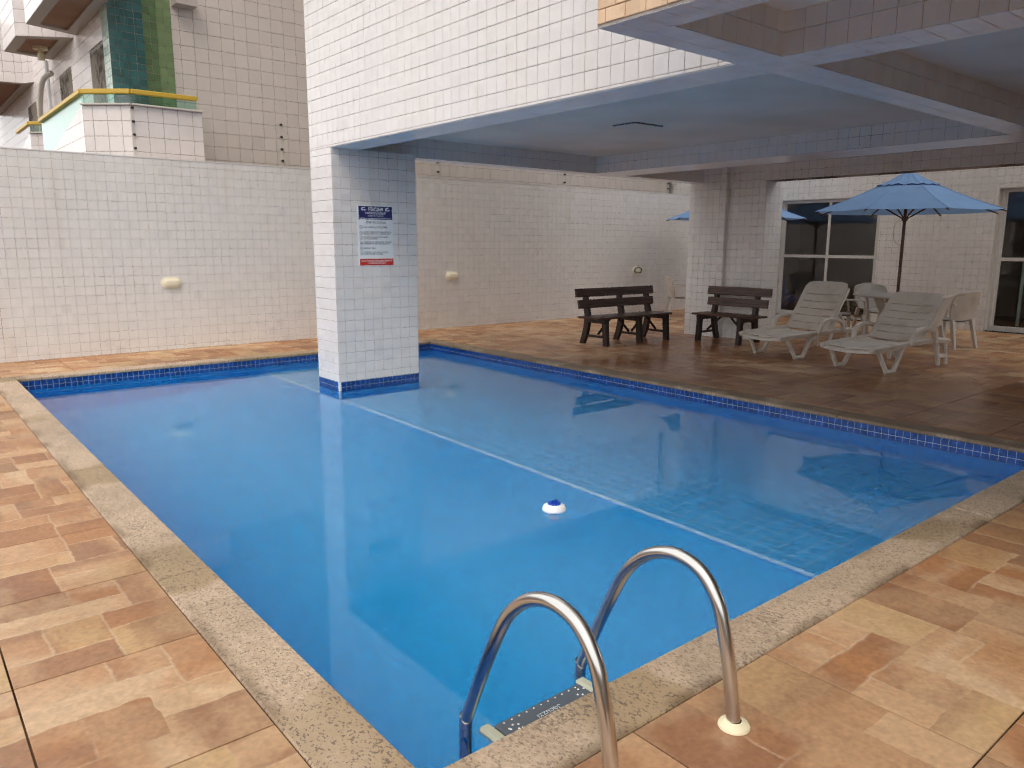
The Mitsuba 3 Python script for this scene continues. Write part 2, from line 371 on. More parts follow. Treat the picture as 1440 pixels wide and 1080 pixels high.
# ------------------------------------------------------------------ pool, water, deck, ground
PX0, PX1, PY0, PY1 = 1.035, 6.515, 1.64, 9.90
CW = 0.222; XL = 3.862; ZW = -0.13; ZS = -0.63; ZD = -1.45; BAND = -0.165
hole = sg.box(PX0 - 0.02, PY0 - 0.02, PX1 + 0.02, PY1 + 0.02)
big = 400.0
tag(put('ground', poly_sheet(sg.box(-big, -big, big, big).difference(sg.box(-9, -9, 30, 13)), -0.06), 'm_deck_grout'), 'flat ground beyond the buildings', kind='structure')
put('pool_deck', poly_sheet(sg.box(-9, -9, 30, 13).difference(hole), -0.006), 'm_deck_grout')
tag('pool_deck', 'terrace paved with large stone patterned slabs round the pool', kind='structure')
pool_out = sg.box(PX0 - CW, PY0 - CW, PX1 + CW, PY1 + CW)
XMAX, YMAX = 15.2, 11.4
blocked = [sg.box(10.6, 7.5, 11.2, 8.2), sg.box(10.68, 6.83, 11.2, 7.5)]
for i in range(-2, 21):
    for j in range(-2, 15):
        x0, y0 = DX0 + i * DXP, DY0 + j * DYP
        q = sg.box(x0, y0, min(x0 + DXP, XMAX), min(y0 + DYP, YMAX)).buffer(-0.0032, join_style='mitre').difference(pool_out.buffer(0.003, join_style='mitre'))
        for b in blocked: q = q.difference(b)
        if q.is_empty or q.area < 0.002: continue
        c = np.array([x0 + DXP / 2, y0 + DYP / 2, 0]) - EYE; z = c @ FW
        if z < 0.3 or abs(c @ RT) > 0.80 * z + 0.6 or abs(c @ UP) > 0.62 * z + 0.6: continue
        for g in getattr(q, 'geoms', [q]):
            if g.area < 0.002: continue
            bx = g.bounds
            if g.area > 0.995 * sg.box(*bx).area:
                m = tile_mesh(bx[2] - bx[0], bx[3] - bx[1], 0.006, 0.0018, [rng.uniform(-1, 1) * 0.0006 for _ in range(4)])
                m.apply_translation(((bx[0] + bx[2]) / 2, (bx[1] + bx[3]) / 2, -0.006))
            else:
                m = extr(g, 0.006); m.apply_translation((0, 0, -0.006))
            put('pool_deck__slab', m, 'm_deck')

tag('swimming_pool', 'rectangular blue tiled pool with granite coping and a shallow ledge', kind='structure')
basin = []
def quad(a, b, c, d): return trimesh.Trimesh(np.array([a, b, c, d], float), np.array([[0, 1, 2], [0, 2, 3]]), process=False)
band_b = [quad((PX0, PY0, 0), (PX0, PY1, 0), (PX0, PY1, BAND), (PX0, PY0, BAND)), quad((PX0, PY1, 0), (PX1, PY1, 0), (PX1, PY1, BAND), (PX0, PY1, BAND)),
          quad((PX1, PY1, 0), (PX1, PY0, 0), (PX1, PY0, BAND), (PX1, PY1, BAND)), quad((PX1, PY0, 0), (PX0, PY0, 0), (PX0, PY0, BAND), (PX1, PY0, BAND))]
band_b = [trimesh.Trimesh(m.vertices * [1, 1, 1] + [0, 0, -0.031] * (m.vertices[:, 2:] == 0), m.faces, process=False) for m in band_b]
put('swimming_pool__band_bed', cat_(band_b), 'm_pool_grout')
sh = [quad((XL, PY0, ZS), (PX1, PY0, ZS), (PX1, PY1, ZS), (XL, PY1, ZS)), quad((PX1, PY1, BAND), (PX1, PY0, BAND), (PX1, PY0, ZS), (PX1, PY1, ZS)),
      quad((XL, PY1, BAND), (PX1, PY1, BAND), (PX1, PY1, ZS), (XL, PY1, ZS)), quad((PX1, PY0, BAND), (XL, PY0, BAND), (XL, PY0, ZS), (PX1, PY0, ZS))]
put('swimming_pool__ledge', cat_(sh), 'm_floor_grout')
dp = [quad((PX0, PY0, BAND), (PX0, PY1, BAND), (PX0, PY1, ZD), (PX0, PY0, ZD)),
      quad((PX0, PY1, BAND), (XL, PY1, BAND), (XL, PY1, ZD), (PX0, PY1, ZD)), quad((XL, PY0, BAND), (PX0, PY0, BAND), (PX0, PY0, ZD), (XL, PY0, ZD))]
put('swimming_pool__basin', cat_(dp), 'm_deep_grout')
def deep_z(x):   # the deep floor curves up to the ledge
    t_ = np.clip((x - (XL - 2.0)) / 2.0, 0, 1)
    return ZD + (ZS - 0.03 - ZD) * t_ ** 2.2
fx = np.concatenate([np.linspace(PX0, XL - 2.0, 8)[:-1], np.linspace(XL - 2.0, XL, 34)]); fz = deep_z(fx)
fx, fz = np.append(fx, XL), np.append(fz, ZS)
fv = np.vstack([np.column_stack([fx, fx * 0 + PY0, fz]), np.column_stack([fx, fx * 0 + PY1, fz])]); nf = len(fx); fi = np.arange(nf - 1)
put('swimming_pool__deep_floor', (fv, np.stack([fi, fi + 1, fi + 1 + nf, fi + nf], 1)), 'm_deep_tile', smooth=40)
P6, P12 = 0.06, 0.12
bz = [BAND, BAND + 0.016, BAND + 0.076, -0.031]
bt = Tiles('swimming_pool', 'band_tile', 300, 'band_tile_field', gap=0.0045, th=0.004, bev=0.0012)
bt.face((0, PY1, 0), X_, Z_, joints(PX0, PX1, P6, PX0), bz, 'm_band_tile', N=-Y_)
bt.face((PX1, 0, 0), Y_, Z_, joints(PY0, PY1, P6, PY0), bz, 'm_band_tile', N=-X_)
bt.face((PX0, 0, 0), Y_, Z_, joints(PY0, PY1, P6, PY0), bz, 'm_band_tile', N=X_)
bt.face((0, PY0, 0), X_, Z_, joints(PX0, PX1, P6, PX0), bz, 'm_band_tile', N=Y_)
bt.build()
ft = Tiles('swimming_pool', 'floor_tile', 220, 'floor_tile_field', gap=0.007, th=0.004, bev=0.0012)
ft.face((0, 0, ZS), X_, Y_, joints(XL + 0.035, PX1, P12, XL + 0.035), joints(PY0, PY1, P12, PY0), 'm_floor_tile')
ft.face((PX1, 0, 0), Y_, Z_, joints(PY0, PY1, P12, PY0), joints(ZS, BAND, P12, BAND), 'm_floor_tile', N=-X_)
ft.face((0, PY1, 0), X_, Z_, joints(XL, PX1, P12, XL), joints(ZS, BAND, P12, BAND), 'm_floor_tile', N=-Y_)
ft.face((0, PY1, 0), X_, Z_, joints(PX0, XL, P12, PX0), joints(ZD, BAND, P12, BAND), 'm_deep_tile', N=-Y_)
ft.face((PX0, 0, 0), Y_, Z_, joints(PY0, PY1, P12, PY0), joints(ZD, BAND, P12, BAND), 'm_deep_tile', N=X_)
ft.face((0, PY0, 0), X_, Z_, joints(PX0, XL, P12, PX0), joints(ZD, BAND, P12, BAND), 'm_deep_tile', N=Y_)
ft.build()
ks = joints(PY0, PY1, 0.24, PY0)
for a, b in zip(ks, ks[1:]):
    put('swimming_pool__edge_tile', cb(XL - 0.004, XL + 0.028, a + 0.001, b - 0.001, ZS - 0.02, ZS + 0.005, 0.0015), 'm_edge_tile')
# coping stones
def coping(x0, x1, y0, y1):
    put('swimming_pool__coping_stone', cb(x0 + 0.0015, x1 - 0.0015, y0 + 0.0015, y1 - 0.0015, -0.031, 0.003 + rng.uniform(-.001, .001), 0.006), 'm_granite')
OH = 0.014
ys = [PY0 - CW, 3.50, 5.61, 7.45, 8.95, PY1 + CW]
for a, b in zip(ys, ys[1:]): coping(PX0 - CW, PX0 + OH, a, b)
xs = [PX0 + OH, 2.594, 4.68, PX1 - OH]
for a, b in zip(xs, xs[1:]): coping(a, b, PY0 - CW, PY0 + OH)
xs = [PX0 + OH, 2.9, 4.8, PX1 - OH]
for a, b in zip(xs, xs[1:]): coping(a, b, PY1 - OH, PY1 + CW)
ys = [PY0 - CW, 3.3, 5.0, 6.9, 8.6, PY1 + CW]
for a, b in zip(ys, ys[1:]): coping(PX1 - OH, PX1 + CW, a, b)
# water: a fine grid with a breath of ripple
nx, ny = 138, 208
gx, gy = np.meshgrid(np.linspace(PX0, PX1, nx), np.linspace(PY0, PY1, ny), indexing='ij')
pts = np.stack([gx * 3.0, gy * 3.0, gx * 0], -1)
rip = 0.00006 * (meshkit.fbm(pts, 3, seed=3) - 0.5) + 0.000018 * (meshkit.noise(pts * [3.1, 3.1, 1], seed=8) - 0.5)
V = np.stack([gx, gy, ZW + rip], -1).reshape(-1, 3); idx = np.arange(nx * ny).reshape(nx, ny)
F = np.stack([idx[:-1, :-1], idx[1:, :-1], idx[1:, 1:], idx[:-1, 1:]], -1).reshape(-1, 4)
put('water', (V, F), 'm_water', smooth=True)
tag('water', 'clear still pool water mirroring the tiled walls', kind='structure')
# inlet fitting on the ledge wall far side, underwater
# ------------------------------------------------------------------ the building over the pool
FX, FY1, ZB, ZC = 3.846, 8.21, 2.503, 2.725
OX, OY = 2.744, 2.707
B = 'apartment_building'
tag(B, 'white tiled apartment building raised on pillars with its beamed underside over the pool', 'building')
put(B + '__annex', box(1.2, 11.1, -9, -3.6, -0.02, 2.45), 'm_plaster')  # unseen block added behind the camera to shade the right front deck
put(B + '__upper_wall', cat_([box(1.2, OX, -9, -3.6, 2.46, 4.6), box(FX, 11.1, -14, FY1, 2.95, 13), box(OX, FX, -14, OY, 2.95, 13)]), 'm_plaster')  # first box tops the added shade block; the others are unseen upper storeys
beams = dict(A=(FX, 4.195, OY, FY1), B=(OX, 8.09, 2.447, OY), C=(OX, 2.989, -14, 2.447), F=(3.90, 4.215, -14, 2.447), E=(8.09, 8.72, -14, FY1), D=(4.195, 8.09, 7.95, FY1), D2=(8.72, 10.6, 7.95, FY1))
for k, (x0, x1, y0, y1) in beams.items():
    put(B + '__beam', box(x0, x1, y0, y1, ZB, 2.951), 'm_grout')
put(B + '__beam', box(10.62, 10.95, -14, 6.83, 2.47, 2.951), 'm_grout')
put(B + '__ceiling', box(4.195, 8.09, OY, 7.95, ZC, 2.80), 'm_ceiling')
put(B + '__ceiling', box(2.989, 3.90, -14, 2.447, ZC, 2.80), 'm_ceiling')
put(B + '__ceiling', box(4.215, 8.09, -14, 2.447, ZC, 2.80), 'm_ceiling')
put(B + '__ceiling', box(8.72, 10.62, -14, 7.95, ZC + .1, 2.90), 'm_ceiling')
zf = joints(ZB, 5.2, 0.124, 2.525)
tf = Tiles(B, 'facade_tile', 300, 'facade_tile_field', gap=0.004, th=0.004)
tf.face((FX, 0, 0), Y_, Z_, joints(OY, FY1, 0.1205, 3.785), zf, 'm_facade_tile', N=-X_)
tf.build()
put(B + '__facade_bed', cat_([quad((FX - .0005, OY, 2.94), (FX - .0005, FY1, 2.94), (FX - .0005, FY1, 5.2), (FX - .0005, OY, 5.2)),
                              quad((OX - .0005, -6, 2.94), (OX - .0005, OY, 2.94), (OX - .0005, OY, 3.4), (OX - .0005, -6, 3.4))]), 'm_grout')
bt2 = Tiles(B, 'beam_tile', 300, 'beam_tile_field', gap=0.0035, th=0.004)
p = 0.12
bt2.face((0, 0, ZB), X_, Y_, joints(FX, 4.195, p, FX), joints(OY, 7.70, p, 7.70), 'm_white_tile', N=-Z_)
bt2.face((0, 0, ZB), X_, Y_, joints(OX, 8.09, p, OX), joints(2.447, OY, p, OY), 'm_white_tile', N=-Z_)
bt2.face((0, 0, ZB), X_, Y_, joints(OX, 2.989, p, OX), joints(-1.0, 2.447, p, 2.447), 'm_white_tile', N=-Z_)
bt2.face((0, 0, ZB), X_, Y_, joints(3.90, 4.215, p, 3.90), joints(-1.0, 2.447, p, 2.447), 'm_white_tile', N=-Z_)
bt2.face((0, 0, ZB), X_, Y_, joints(8.09, 8.72, p, 8.09), joints(-1.0, FY1, p, FY1), 'm_white_tile', N=-Z_)
bt2.face((0, 0, ZB), X_, Y_, joints(4.195, 8.09, p, 8.09), joints(7.95, FY1, p, 7.95), 'm_white_tile', N=-Z_)
bt2.face((0, 0, ZB), X_, Y_, joints(8.72, 10.6, p, 8.72), joints(7.95, FY1, p, 7.95), 'm_white_tile', N=-Z_)
zz = joints(ZB, ZC, p, ZB)
bt2.face((0, 7.95, 0), X_, Z_, joints(4.195, 8.09, p, 8.09), zz, 'm_white_tile', N=-Y_)
bt2.face((0, 7.95, 0), X_, Z_, joints(8.72, 10.6, p, 8.09), joints(ZB, ZC + .1, p, ZB), 'm_white_tile', N=-Y_)
bt2.face((8.09, 0, 0), Y_, Z_, joints(OY, 7.95, p, 7.95), zz, 'm_white_tile', N=-X_)
bt2.face((8.09, 0, 0), Y_, Z_, joints(-1, 2.447, p, 2.447), zz, 'm_white_tile', N=-X_)
bt2.face((0, 2.447, 0), X_, Z_, joints(2.989, 3.90, p, 2.989), zz, 'm_white_tile', N=-Y_)
bt2.face((0, 2.447, 0), X_, Z_, joints(4.215, 8.09, p, 4.215), zz, 'm_white_tile', N=-Y_)
bt2.face((3.90, 0, 0), Y_, Z_, joints(-1, 2.447, p, 2.447), zz, 'm_white_tile', N=-X_)
bt2.face((2.989, 0, 0), Y_, Z_, joints(-1, 2.447, p, 2.447), zz, 'm_white_tile', N=X_)
bt2.face((10.62, 0, 0), Y_, Z_, joints(1.0, 6.83, p, 6.83), joints(2.47, ZC + .1, p, 2.47), 'm_white_tile', N=-X_)
bt2.build()
bk = Tiles(B, 'brick', 120, 'brick_field', gap=0.004, th=0.008, bev=0.0025, jit=0.0012)
for k in range(10):
    z0 = 2.512 + k * 0.066
    bk.face((OX, 0, 0), Y_, Z_, joints(0.6, OY, 0.122, 2.652 - (k % 2) * 0.061), [z0, z0 + 0.066], 'm_brick', N=-X_)
bk.build()
lc = B + '__ceiling_light'
put(lc, cb(6.1, 6.5, 5.45, 5.75, ZC - 0.018, ZC - 0.002, 0.004), 'm_ceiling'); labels[lc] = {'label': 'flush square ceiling light cover, unlit'}
put(lc + '__frame', cat_([box(6.085, 6.515, 5.435, 5.45, ZC - 0.012, ZC - .001), box(6.085, 6.1, 5.45, 5.75, ZC - 0.012, ZC - .001)]), 'm_window_frame')

def pillar(key, rects, z0, z1, m='m_white_tile', limit=280, zph=0.055, uph=None):
    """rects: (x0,x1,y0,y1) blocks; tiles on the -X and -Y faces"""
    t = Tiles(key, 'tile', limit, 'tile_field', gap=0.0042, th=0.004)
    for n, (x0, x1, y0, y1) in enumerate(rects):
        put(key + '__core', box(x0, x1, y0, y1, z0, z1), 'm_grout')
        zs = joints(z0, z1, 0.119, zph)
        t.face((0, y0, 0), X_, Z_, joints(x0, x1, 0.1185, uph[n] if uph else x0), zs, m, N=-Y_)
        t.face((x0, 0, 0), Y_, Z_, joints(y0, y1, 0.1185, y0), zs, 'm_facade_tile' if m == 'm_white_tile' and n == 0 and x0 < 5 else m, N=-X_)
    return t
K = 'pool_pillar'
tag(K, 'white tiled pillar standing in the pool with a blue waterline band', 'pillar')
PXR, PYF = 4.893, 7.70
t = pillar(K, [(FX, PXR, PYF, FY1)], -0.03, ZB, uph=[3.941])
t.build()
put(K + '__foot', box(FX, PXR, PYF, FY1, ZD, -0.0305), 'm_pool_grout')
tb = Tiles(K, 'band_tile', 80, 'band_tile_field', gap=0.0045, th=0.004, bev=0.0012)
bz2 = joints(-0.21, -0.032, 0.059, -0.032)
tb.face((0, PYF, 0), X_, Z_, joints(FX + .02, PXR, P6, FX + .02), bz2, 'm_band_tile', N=-Y_)
tb.face((FX, 0, 0), Y_, Z_, joints(PYF + .02, FY1, P6, PYF + .02), bz2, 'm_band_tile', N=-X_)
tb.build()
tw = Tiles(K, 'foot_tile', 0, 'foot_tile_field')
tw.face((0, PYF, 0), X_, Z_, joints(FX, PXR, P12, FX), joints(ZS, -0.21, P12, -0.21), 'm_floor_tile', N=-Y_)
tw.face((FX, 0, 0), Y_, Z_, joints(PYF, FY1, P12, PYF), joints(ZD, -0.21, P12, -0.21), 'm_floor_tile', N=-X_)
tw.build()
put(K + '__corner_trim', box(FX - 0.006, FX + 0.018, PYF - 0.006, PYF + 0.018, -0.21, -0.03), 'm_trim')
K = 'terrace_pillar'
tag(K, 'white tiled stepped pillar on the terrace behind the wooden benches', 'pillar')
t = pillar(K, [(10.60, 11.2, 7.50, 8.21), (10.68, 11.15, 6.83, 7.4995)], -0.006, 2.952, zph=0.0)
t.build()

# ------------------------------------------------------------------ boundary wall with lamps
K = 'boundary_wall'
tag(K, 'long low white tiled boundary wall behind the pool', 'wall')
put(K + '__core', box(-9, 15.2, YMAX, YMAX + 0.16, -0.02, 2.62), 'm_grout')
t = Tiles(K, 'tile', 300, 'tile_field', gap=0.0034)
t.face((0, YMAX, 0), X_, Z_, joints(-1.5, 15.2, 0.1205, 1.12), joints(0, 2.62, 0.1235, 2.615 - 21 * .1235 + .04), 'm_white_tile', N=-Y_)
t.build()
put(K + '__coping', box(-9, 15.2, YMAX - 0.012, YMAX + 0.17, 2.62, 2.635), 'm_white_tile')
def oval(a, b, n=28): 
    t_ = np.linspace(0, 2 * np.pi, n, endpoint=False)
    return sg.Polygon(np.stack([np.sign(np.cos(t_)) * abs(np.cos(t_)) ** .7 * a, np.sign(np.sin(t_)) * abs(np.sin(t_)) ** .8 * b], 1))
def wall_lamp(x, z, label, cover=True):
    k = num('wall_lamp'); tag(k, label, 'lamp', 'bulkhead lamps along the boundary wall')
    def lay(a, b, y0, y1): return extr(oval(a, b), y1 - y0, frame((x, YMAX - 0.006 - y0, z), X_, Z_, -Y_))
    put(k + '__base', cat_([lay(0.135, 0.078, 0, 0.02), lay(0.125, 0.07, 0.02, 0.032)]), 'm_lamp_cream')
    if cover:
        dome = trimesh.creation.icosphere(3); dome.vertices = np.sign(dome.vertices) * np.abs(dome.vertices) ** .75; dome.apply_scale((0.112, 0.034, 0.058)); dome.apply_translation((x, YMAX - 0.038, z))
        put(k + '__cover', dome, 'm_lamp_cream', smooth=True)
    else:
        put(k + '__socket', cat_([tube([(x - .05, YMAX - .045, z), (x + .03, YMAX - .05, z)], 0.014), box(x - .075, x - .045, YMAX - .06, YMAX - .038, z - .02, z + .02)]), 'm_white_plastic')
        put(k + '__ring', cat_([lay(0.12, 0.065, 0.032, 0.045).difference(lay(0.10, 0.05, 0.03, 0.05), engine='manifold')]), 'm_dark')
wall_lamp(3.17, 0.94, 'cream oval bulkhead lamp on the wall left of the pool pillar')
wall_lamp(7.98, 0.93, 'cream oval bulkhead lamp on the wall just right of the pool pillar')
wall_lamp(12.95, 0.944, 'broken bulkhead lamp without cover on the wall above the long bench', False)

# ------------------------------------------------------------------ rear wall with sliding doors
K = 'lounge_wall'
RX = 15.2
tag(K, 'white tiled wall of the party room behind the parasol', 'wall')
D1, D2 = (7.18, 9.38, 2.45), (2.95, 5.15, 2.5)
holes = [(D1[0], -1, D1[1], D1[2]), (D2[0], -1, D2[1], D2[2])]
wallp = sg.box(-2, -0.02, 14, 3.9).difference(shapely.union_all([sg.box(*h) for h in holes]))
put(K + '__core', extr(wallp, 0.2, frame((RX, 0, 0), Y_, Z_, X_)), 'm_grout')
t = Tiles(K, 'tile', 300, 'tile_field', gap=0.004)
t.face((RX, 0, 0), Y_, Z_, joints(0, 14, 0.1205, 0.03), joints(0, 3.9, 0.1225, 0.0), 'm_white_tile', holes=holes, N=-X_)
t.build()
def sliding_door(d, key, label, greenish=False):
    y0, y1, zt = d
    k = key; labels[k] = {'label': label}
    xo = RX + 0.10
    put(k + '__reveal', cat_([box(RX - 0.004, RX + .2, y0 - .002, y0 + .012, 0, zt), box(RX - 0.004, RX + .2, y1 - .012, y1 + .002, 0, zt), box(RX - .004, RX + .2, y0 + .012, y1 - .012, zt - .012, zt + .002)]), 'm_plaster')
    w = 0.06; ym = (y0 + y1) / 2
    fr = [box(xo, xo + .06, y0 + .012, y0 + .012 + w, 0, zt - .012), box(xo, xo + .06, y1 - .012 - w, y1 - .012, 0, zt - .012),
          box(xo + .001, xo + .059, y0 + .012 + w, y1 - .012 - w, zt - .012 - w, zt - .012), box(xo + .001, xo + .059, y0 + .012 + w, y1 - .012 - w, 0, 0.10)]
    put(k + '__frame', cat_(fr), 'm_aluminium')
    for n, (a, b) in enumerate(((y0 + .072, ym), (ym, y1 - .072))):
        xf = xo + .008 + .025 * n
        lf = put(k + '__leaf', cat_([box(xf, xf + .022, a - .02 * n, a + .035, .1, zt - .072), box(xf, xf + .022, b - .035, b + .02 * (1 - n), .1, zt - .072), box(xf + .001, xf + .021, a + .035, b - .035, 1.245, 1.305)]), 'm_aluminium')
        for z0, z1 in ((.1, 1.245), (1.305, zt - .072)):
            put(lf + '__pane', quad((xf + .011, a + .035, z0), (xf + .011, b - .035, z0), (xf + .011, b - .035, z1), (xf + .011, a + .035, z1)), 'm_pane')
    put(k + '__threshold', box(RX - .02, RX + .2, y0, y1, -.004, 0.012), 'm_dark')
sliding_door(D1, K + '__sliding_door', 'white framed two leaf glass sliding door left of the parasol')
sliding_door(D2, K + '__sliding_door_001', 'white framed glass sliding door cut by the right edge of the photo')
put(K + '__sliding_door_001__curtain_pole', bar((RX + .30, 4.72, .1), (RX + .30, 4.72, 2.4), .05, .03), 'm_pale_green')  # pale green upright strip just inside the glass
put(K + '__room', cat_([box(RX + .2, 19, 1.5, 11, -.12, -.05 + .04), box(RX + .2, 19, 1.5, 11, 2.9, 3.0), box(18.9, 19, 1.5, 11, -.01, 2.9), box(RX + .2, 18.9, 1.4, 1.5, -.01, 2.9), box(RX + .2, 18.9, 11, 11.1, -.01, 2.9)]), 'm_room')
put(K + '__upper_wall', box(RX + .01, 19.1, -12, 14, 3.9, 5.0), 'm_plaster')  # unseen upper part, its height set to limit sky light on the terrace
k = 'play_slide'
tag(k, 'blue and yellow play equipment seen dimly behind the left glass door', 'toy')
sl = tube(smooth_path([(16.6, 10.35, 1.25), (16.4, 10.2, .95), (16.2, 9.95, .5), (16.1, 9.75, .25), (16.05, 9.5, .2)]), 0.16, 10, sq=(1.6, .5))
put(k + '__chute', sl, 'm_blue_plastic', smooth=True)
put(k + '__side_panel', cat_([cb(16.1, 16.6, 10.4, 10.46, -.01, 1.0, .02), cb(15.95, 16.01, 9.85, 10.3, -.01, .75, .02)]), 'm_yellow_plastic')

# ------------------------------------------------------------------ neighbouring building behind the boundary wall
K = 'neighbour_building'
tag(K, 'tall tiled apartment block with yellow railed balconies beyond the boundary wall', 'building')
NX, NY = 2.85, 12.3
put(K + '__wall', cat_([box(NX + .2, 15.05, NY, 44, 0, 14), box(NX, NX + .2, NY + .2, 44, 0, 14)]), 'm_house_grout')
tn = Tiles(K, 'wall_tile', 300, 'wall_tile_field', gap=0.005, th=0.005)
zn = joints(2.3, 6.4, 0.2, 2.352)
GX1 = 3.683
tn.face((0, NY, 0), X_, Z_, joints(GX1, 15.05, 0.199, 3.60), zn, 'm_house_tile', N=-Y_)
W1 = (12.40, 13.58, 4.34); W2 = (14.98, 16.07, 4.37)
wh = [(W1[0], 3.2, W1[1], W1[2]), (W2[0], 3.2, W2[1], W2[2]), (18.6, 2.0, 19.7, 4.3)]
tn.face((NX, 0, 0), Y_, Z_, joints(NY + .32, 34, 0.2, NY + .32), joints(2.3, 6.4, 0.2, 2.352), 'm_balcony_tile', N=-X_, holes=wh)
tn.build()
# green tiled corner
def small(o, U, V, us, vs, m, N): gt.face(o, U, V, us, vs, m, N=N)
gt = Tiles(K, 'corner_tile', 160, 'corner_tile_field', gap=0.006, th=0.003, bev=.001)
put(K + '__corner_core', cat_([box(NX - .02, 3.05, NY - .05, NY + .32, 0, 8), box(3.05, 3.29, NY - .04, NY, 0, 8), box(3.29, 3.48, NY - .02, NY, 0, 8), box(3.48, GX1, NY - .012, NY, 0, 8)]), 'm_house_grout')
zg = joints(2.6, 6.4, 0.1, 2.6)
gt.face((NX - .02, 0, 0), Y_, Z_, joints(NY - .05, NY + .32, .0925, NY - .05), zg, 'm_pale_green', N=-X_)
gt.face((0, NY - .05, 0), X_, Z_, joints(NX - .02, 3.05, .11, NX - .02), zg, 'm_teal', N=-Y_)
gt.face((0, NY - .04, 0), X_, Z_, joints(3.05, 3.29, .12, 3.05), zg, 'm_teal', N=-Y_)
gt.face((0, NY - .02, 0), X_, Z_, joints(3.29, 3.48, .095, 3.29), zg, 'm_olive', N=-Y_)
gt.face((0, NY - .012, 0), X_, Z_, joints(3.48, GX1, .1, 3.48), zg, 'm_olive_light', N=-Y_)
gt.build()
def far_window(y0, y1, z0, z1):
    k = num(K + '__window')
    put(k + '__reveal', cat_([box(NX + .12, NX + .2, y0, y1, z0, z1), box(NX, NX + .12, y0 - .001, y0 + .05, z0, z1), box(NX, NX + .12, y1 - .05, y1 + .001, z0, z1), box(NX, NX + .12, y0 + .05, y1 - .05, z1 - .05, z1 + .001)]), 'm_shutter')
    put(k + '__frame', cat_([box(NX + .02, NX + .07, y0 + .05, y0 + .13, z0, z1 - .05), box(NX + .02, NX + .07, y1 - .13, y1 - .05, z0, z1 - .05), box(NX + .021, NX + .069, y0 + .13, y1 - .13, z1 - .13, z1 - .05)]), 'm_window_frame')
    for z in np.arange(z0, z1 - .15, .075):
        put(k + '__slat', bar((NX + .06, y0 + .13, z + .04), (NX + .06, y1 - .13, z + .04), .06, .012, up=(-.6, 0, 1), c=.002), 'm_shutter')
far_window(W1[0], W1[1], 3.2, W1[2]); far_window(W2[0], W2[1], 3.2, W2[2])
# balcony door far away
k = K + '__balcony_door'
put(k, cat_([box(NX + .1, NX + .2, 18.6, 19.7, 2.0, 4.3)]), 'm_shutter')
put(k + '__frame', cat_([box(NX + .03, NX + .1, 18.6, 18.68, 2.0, 4.3), box(NX + .03, NX + .1, 19.62, 19.7, 2.0, 4.3), box(NX + .03, NX + .1, 18.68, 19.62, 4.22, 4.3)]), 'm_window_frame')

def lower_balcony(dy, dz, tile_lim, label, short=False):
    """F2 front, F1 bevelled corner, F0 side (x = 2.39); yellow handrail over green glass"""
    k = num(K + '__balcony'); labels[k] = {'label': label}
    a, b, c, d = np.array([3.83, 11.65]), np.array([2.90, 11.65]), np.array([2.39, 12.10]), np.array([2.39, 15.45 if not short else 13.6])
    for q in (a, b, c, d): q[1] += dy
    zt = 3.325 + dz; z0 = 2.0
    inner = [d + [.46, 0], np.array([NX, d[1]])] if not short else [np.array([NX, d[1]])]
    dm = np.array([2.39, d[1]])
    put(k + '__floor', extr(sg.Polygon([a, b, c, d, (NX, d[1]), (NX, NY + dy), (3.83, NY - .015 + dy)] if dy == 0 else [(NX, b[1]), b, c, d, (NX, d[1])]), .12, frame((0, 0, 2.0 + dz), X_, Y_, Z_)), 'm_plaster')
    tl = Tiles(k, 'tile', tile_lim, 'tile_field', gap=0.006)
    beds = []
    for (p, q) in ((b, a), (c, b)):
        L = np.linalg.norm(q - p); U = np.array([*(q - p) / L, 0]); N = np.cross(U, Z_)
        P0 = np.array([*p, 0.0])
        beds.append(extr(sg.box(0, z0 + dz, L, zt), .08, frame(P0 - N * .08, U, Z_, N)))
        tl.face(P0, U, Z_, joints(0, L, .198, L - .15 if p is c else .0), joints(2.3 + dz, zt, .2, zt), 'm_balcony_tile', N=N)
    # side: tile under a slope, glass above it
    L = d[1] - c[1]; U = np.array([0, -1.0, 0]); P0 = np.array([2.39, d[1], 0]); N = -X_
    tri = sg.Polygon([(L - 2.75, z0 + dz + .9 - .02), (L - 3.2 if L > 3.2 else 0, z0 + dz), (L, z0 + dz), (L, zt), (L - .06, zt)])
    beds.append(extr(tri, .08, frame(P0 + X_ * .08, U, Z_, N)))
    for i in range(14):
        for j in range(7):
            x1 = L - i * .2; y1 = zt - j * .2
            cell = sg.box(x1 - .2, y1 - .2, x1, y1).buffer(-.003, join_style='mitre').intersection(tri.buffer(-.002))
            if cell.area > .004 and cell.geom_type == 'Polygon':
                put(k + '__side_tile', extr(cell, .005, frame(P0, U, Z_, N)), 'm_balcony_tile')
    put(k + '__parapet', cat_(beds), 'm_house_grout')
    tl.build()
    put(k + '__ledge', cat_([bar((*(p - 0), zt + .012), (*q, zt + .012), .12, .022) for p, q in ((b, a), (c, b))]), 'm_plaster')
    zr = zt + .15
    glass = sg.Polygon([(0, 2.2 + dz), (L - 3.0 if L > 3 else 0, 2.2 + dz), (L - 2.72, 2.88 + dz), (L - .06, zt), (L, zt), (L, zr), (0, zr)])
    put(k + '__side_glass', extr(glass, .012, frame(P0 + X_ * .03, U, Z_, N)), 'm_frost_glass')
    for (p, q) in ((b, a - [.06, 0]), (c, b)):
        n = 2
        for i in range(n):
            s, e = p + (q - p) * (i / n), p + (q - p) * ((i + 1) / n)
            put(k + '__glass', quad((*s + [.0, .03], zt + .02), (*e + [.0, .03], zt + .02), (*e + [.0, .03], zr), (*s + [.0, .03], zr)), 'm_green_glass')
    for (p, q) in ((b, a - [.06, 0]), (c, b), (d, c)):
        put(k + '__handrail', bar((*p, zr + .03), (*q, zr + .03), .07, .062, c=.008), 'm_yellow_rail')
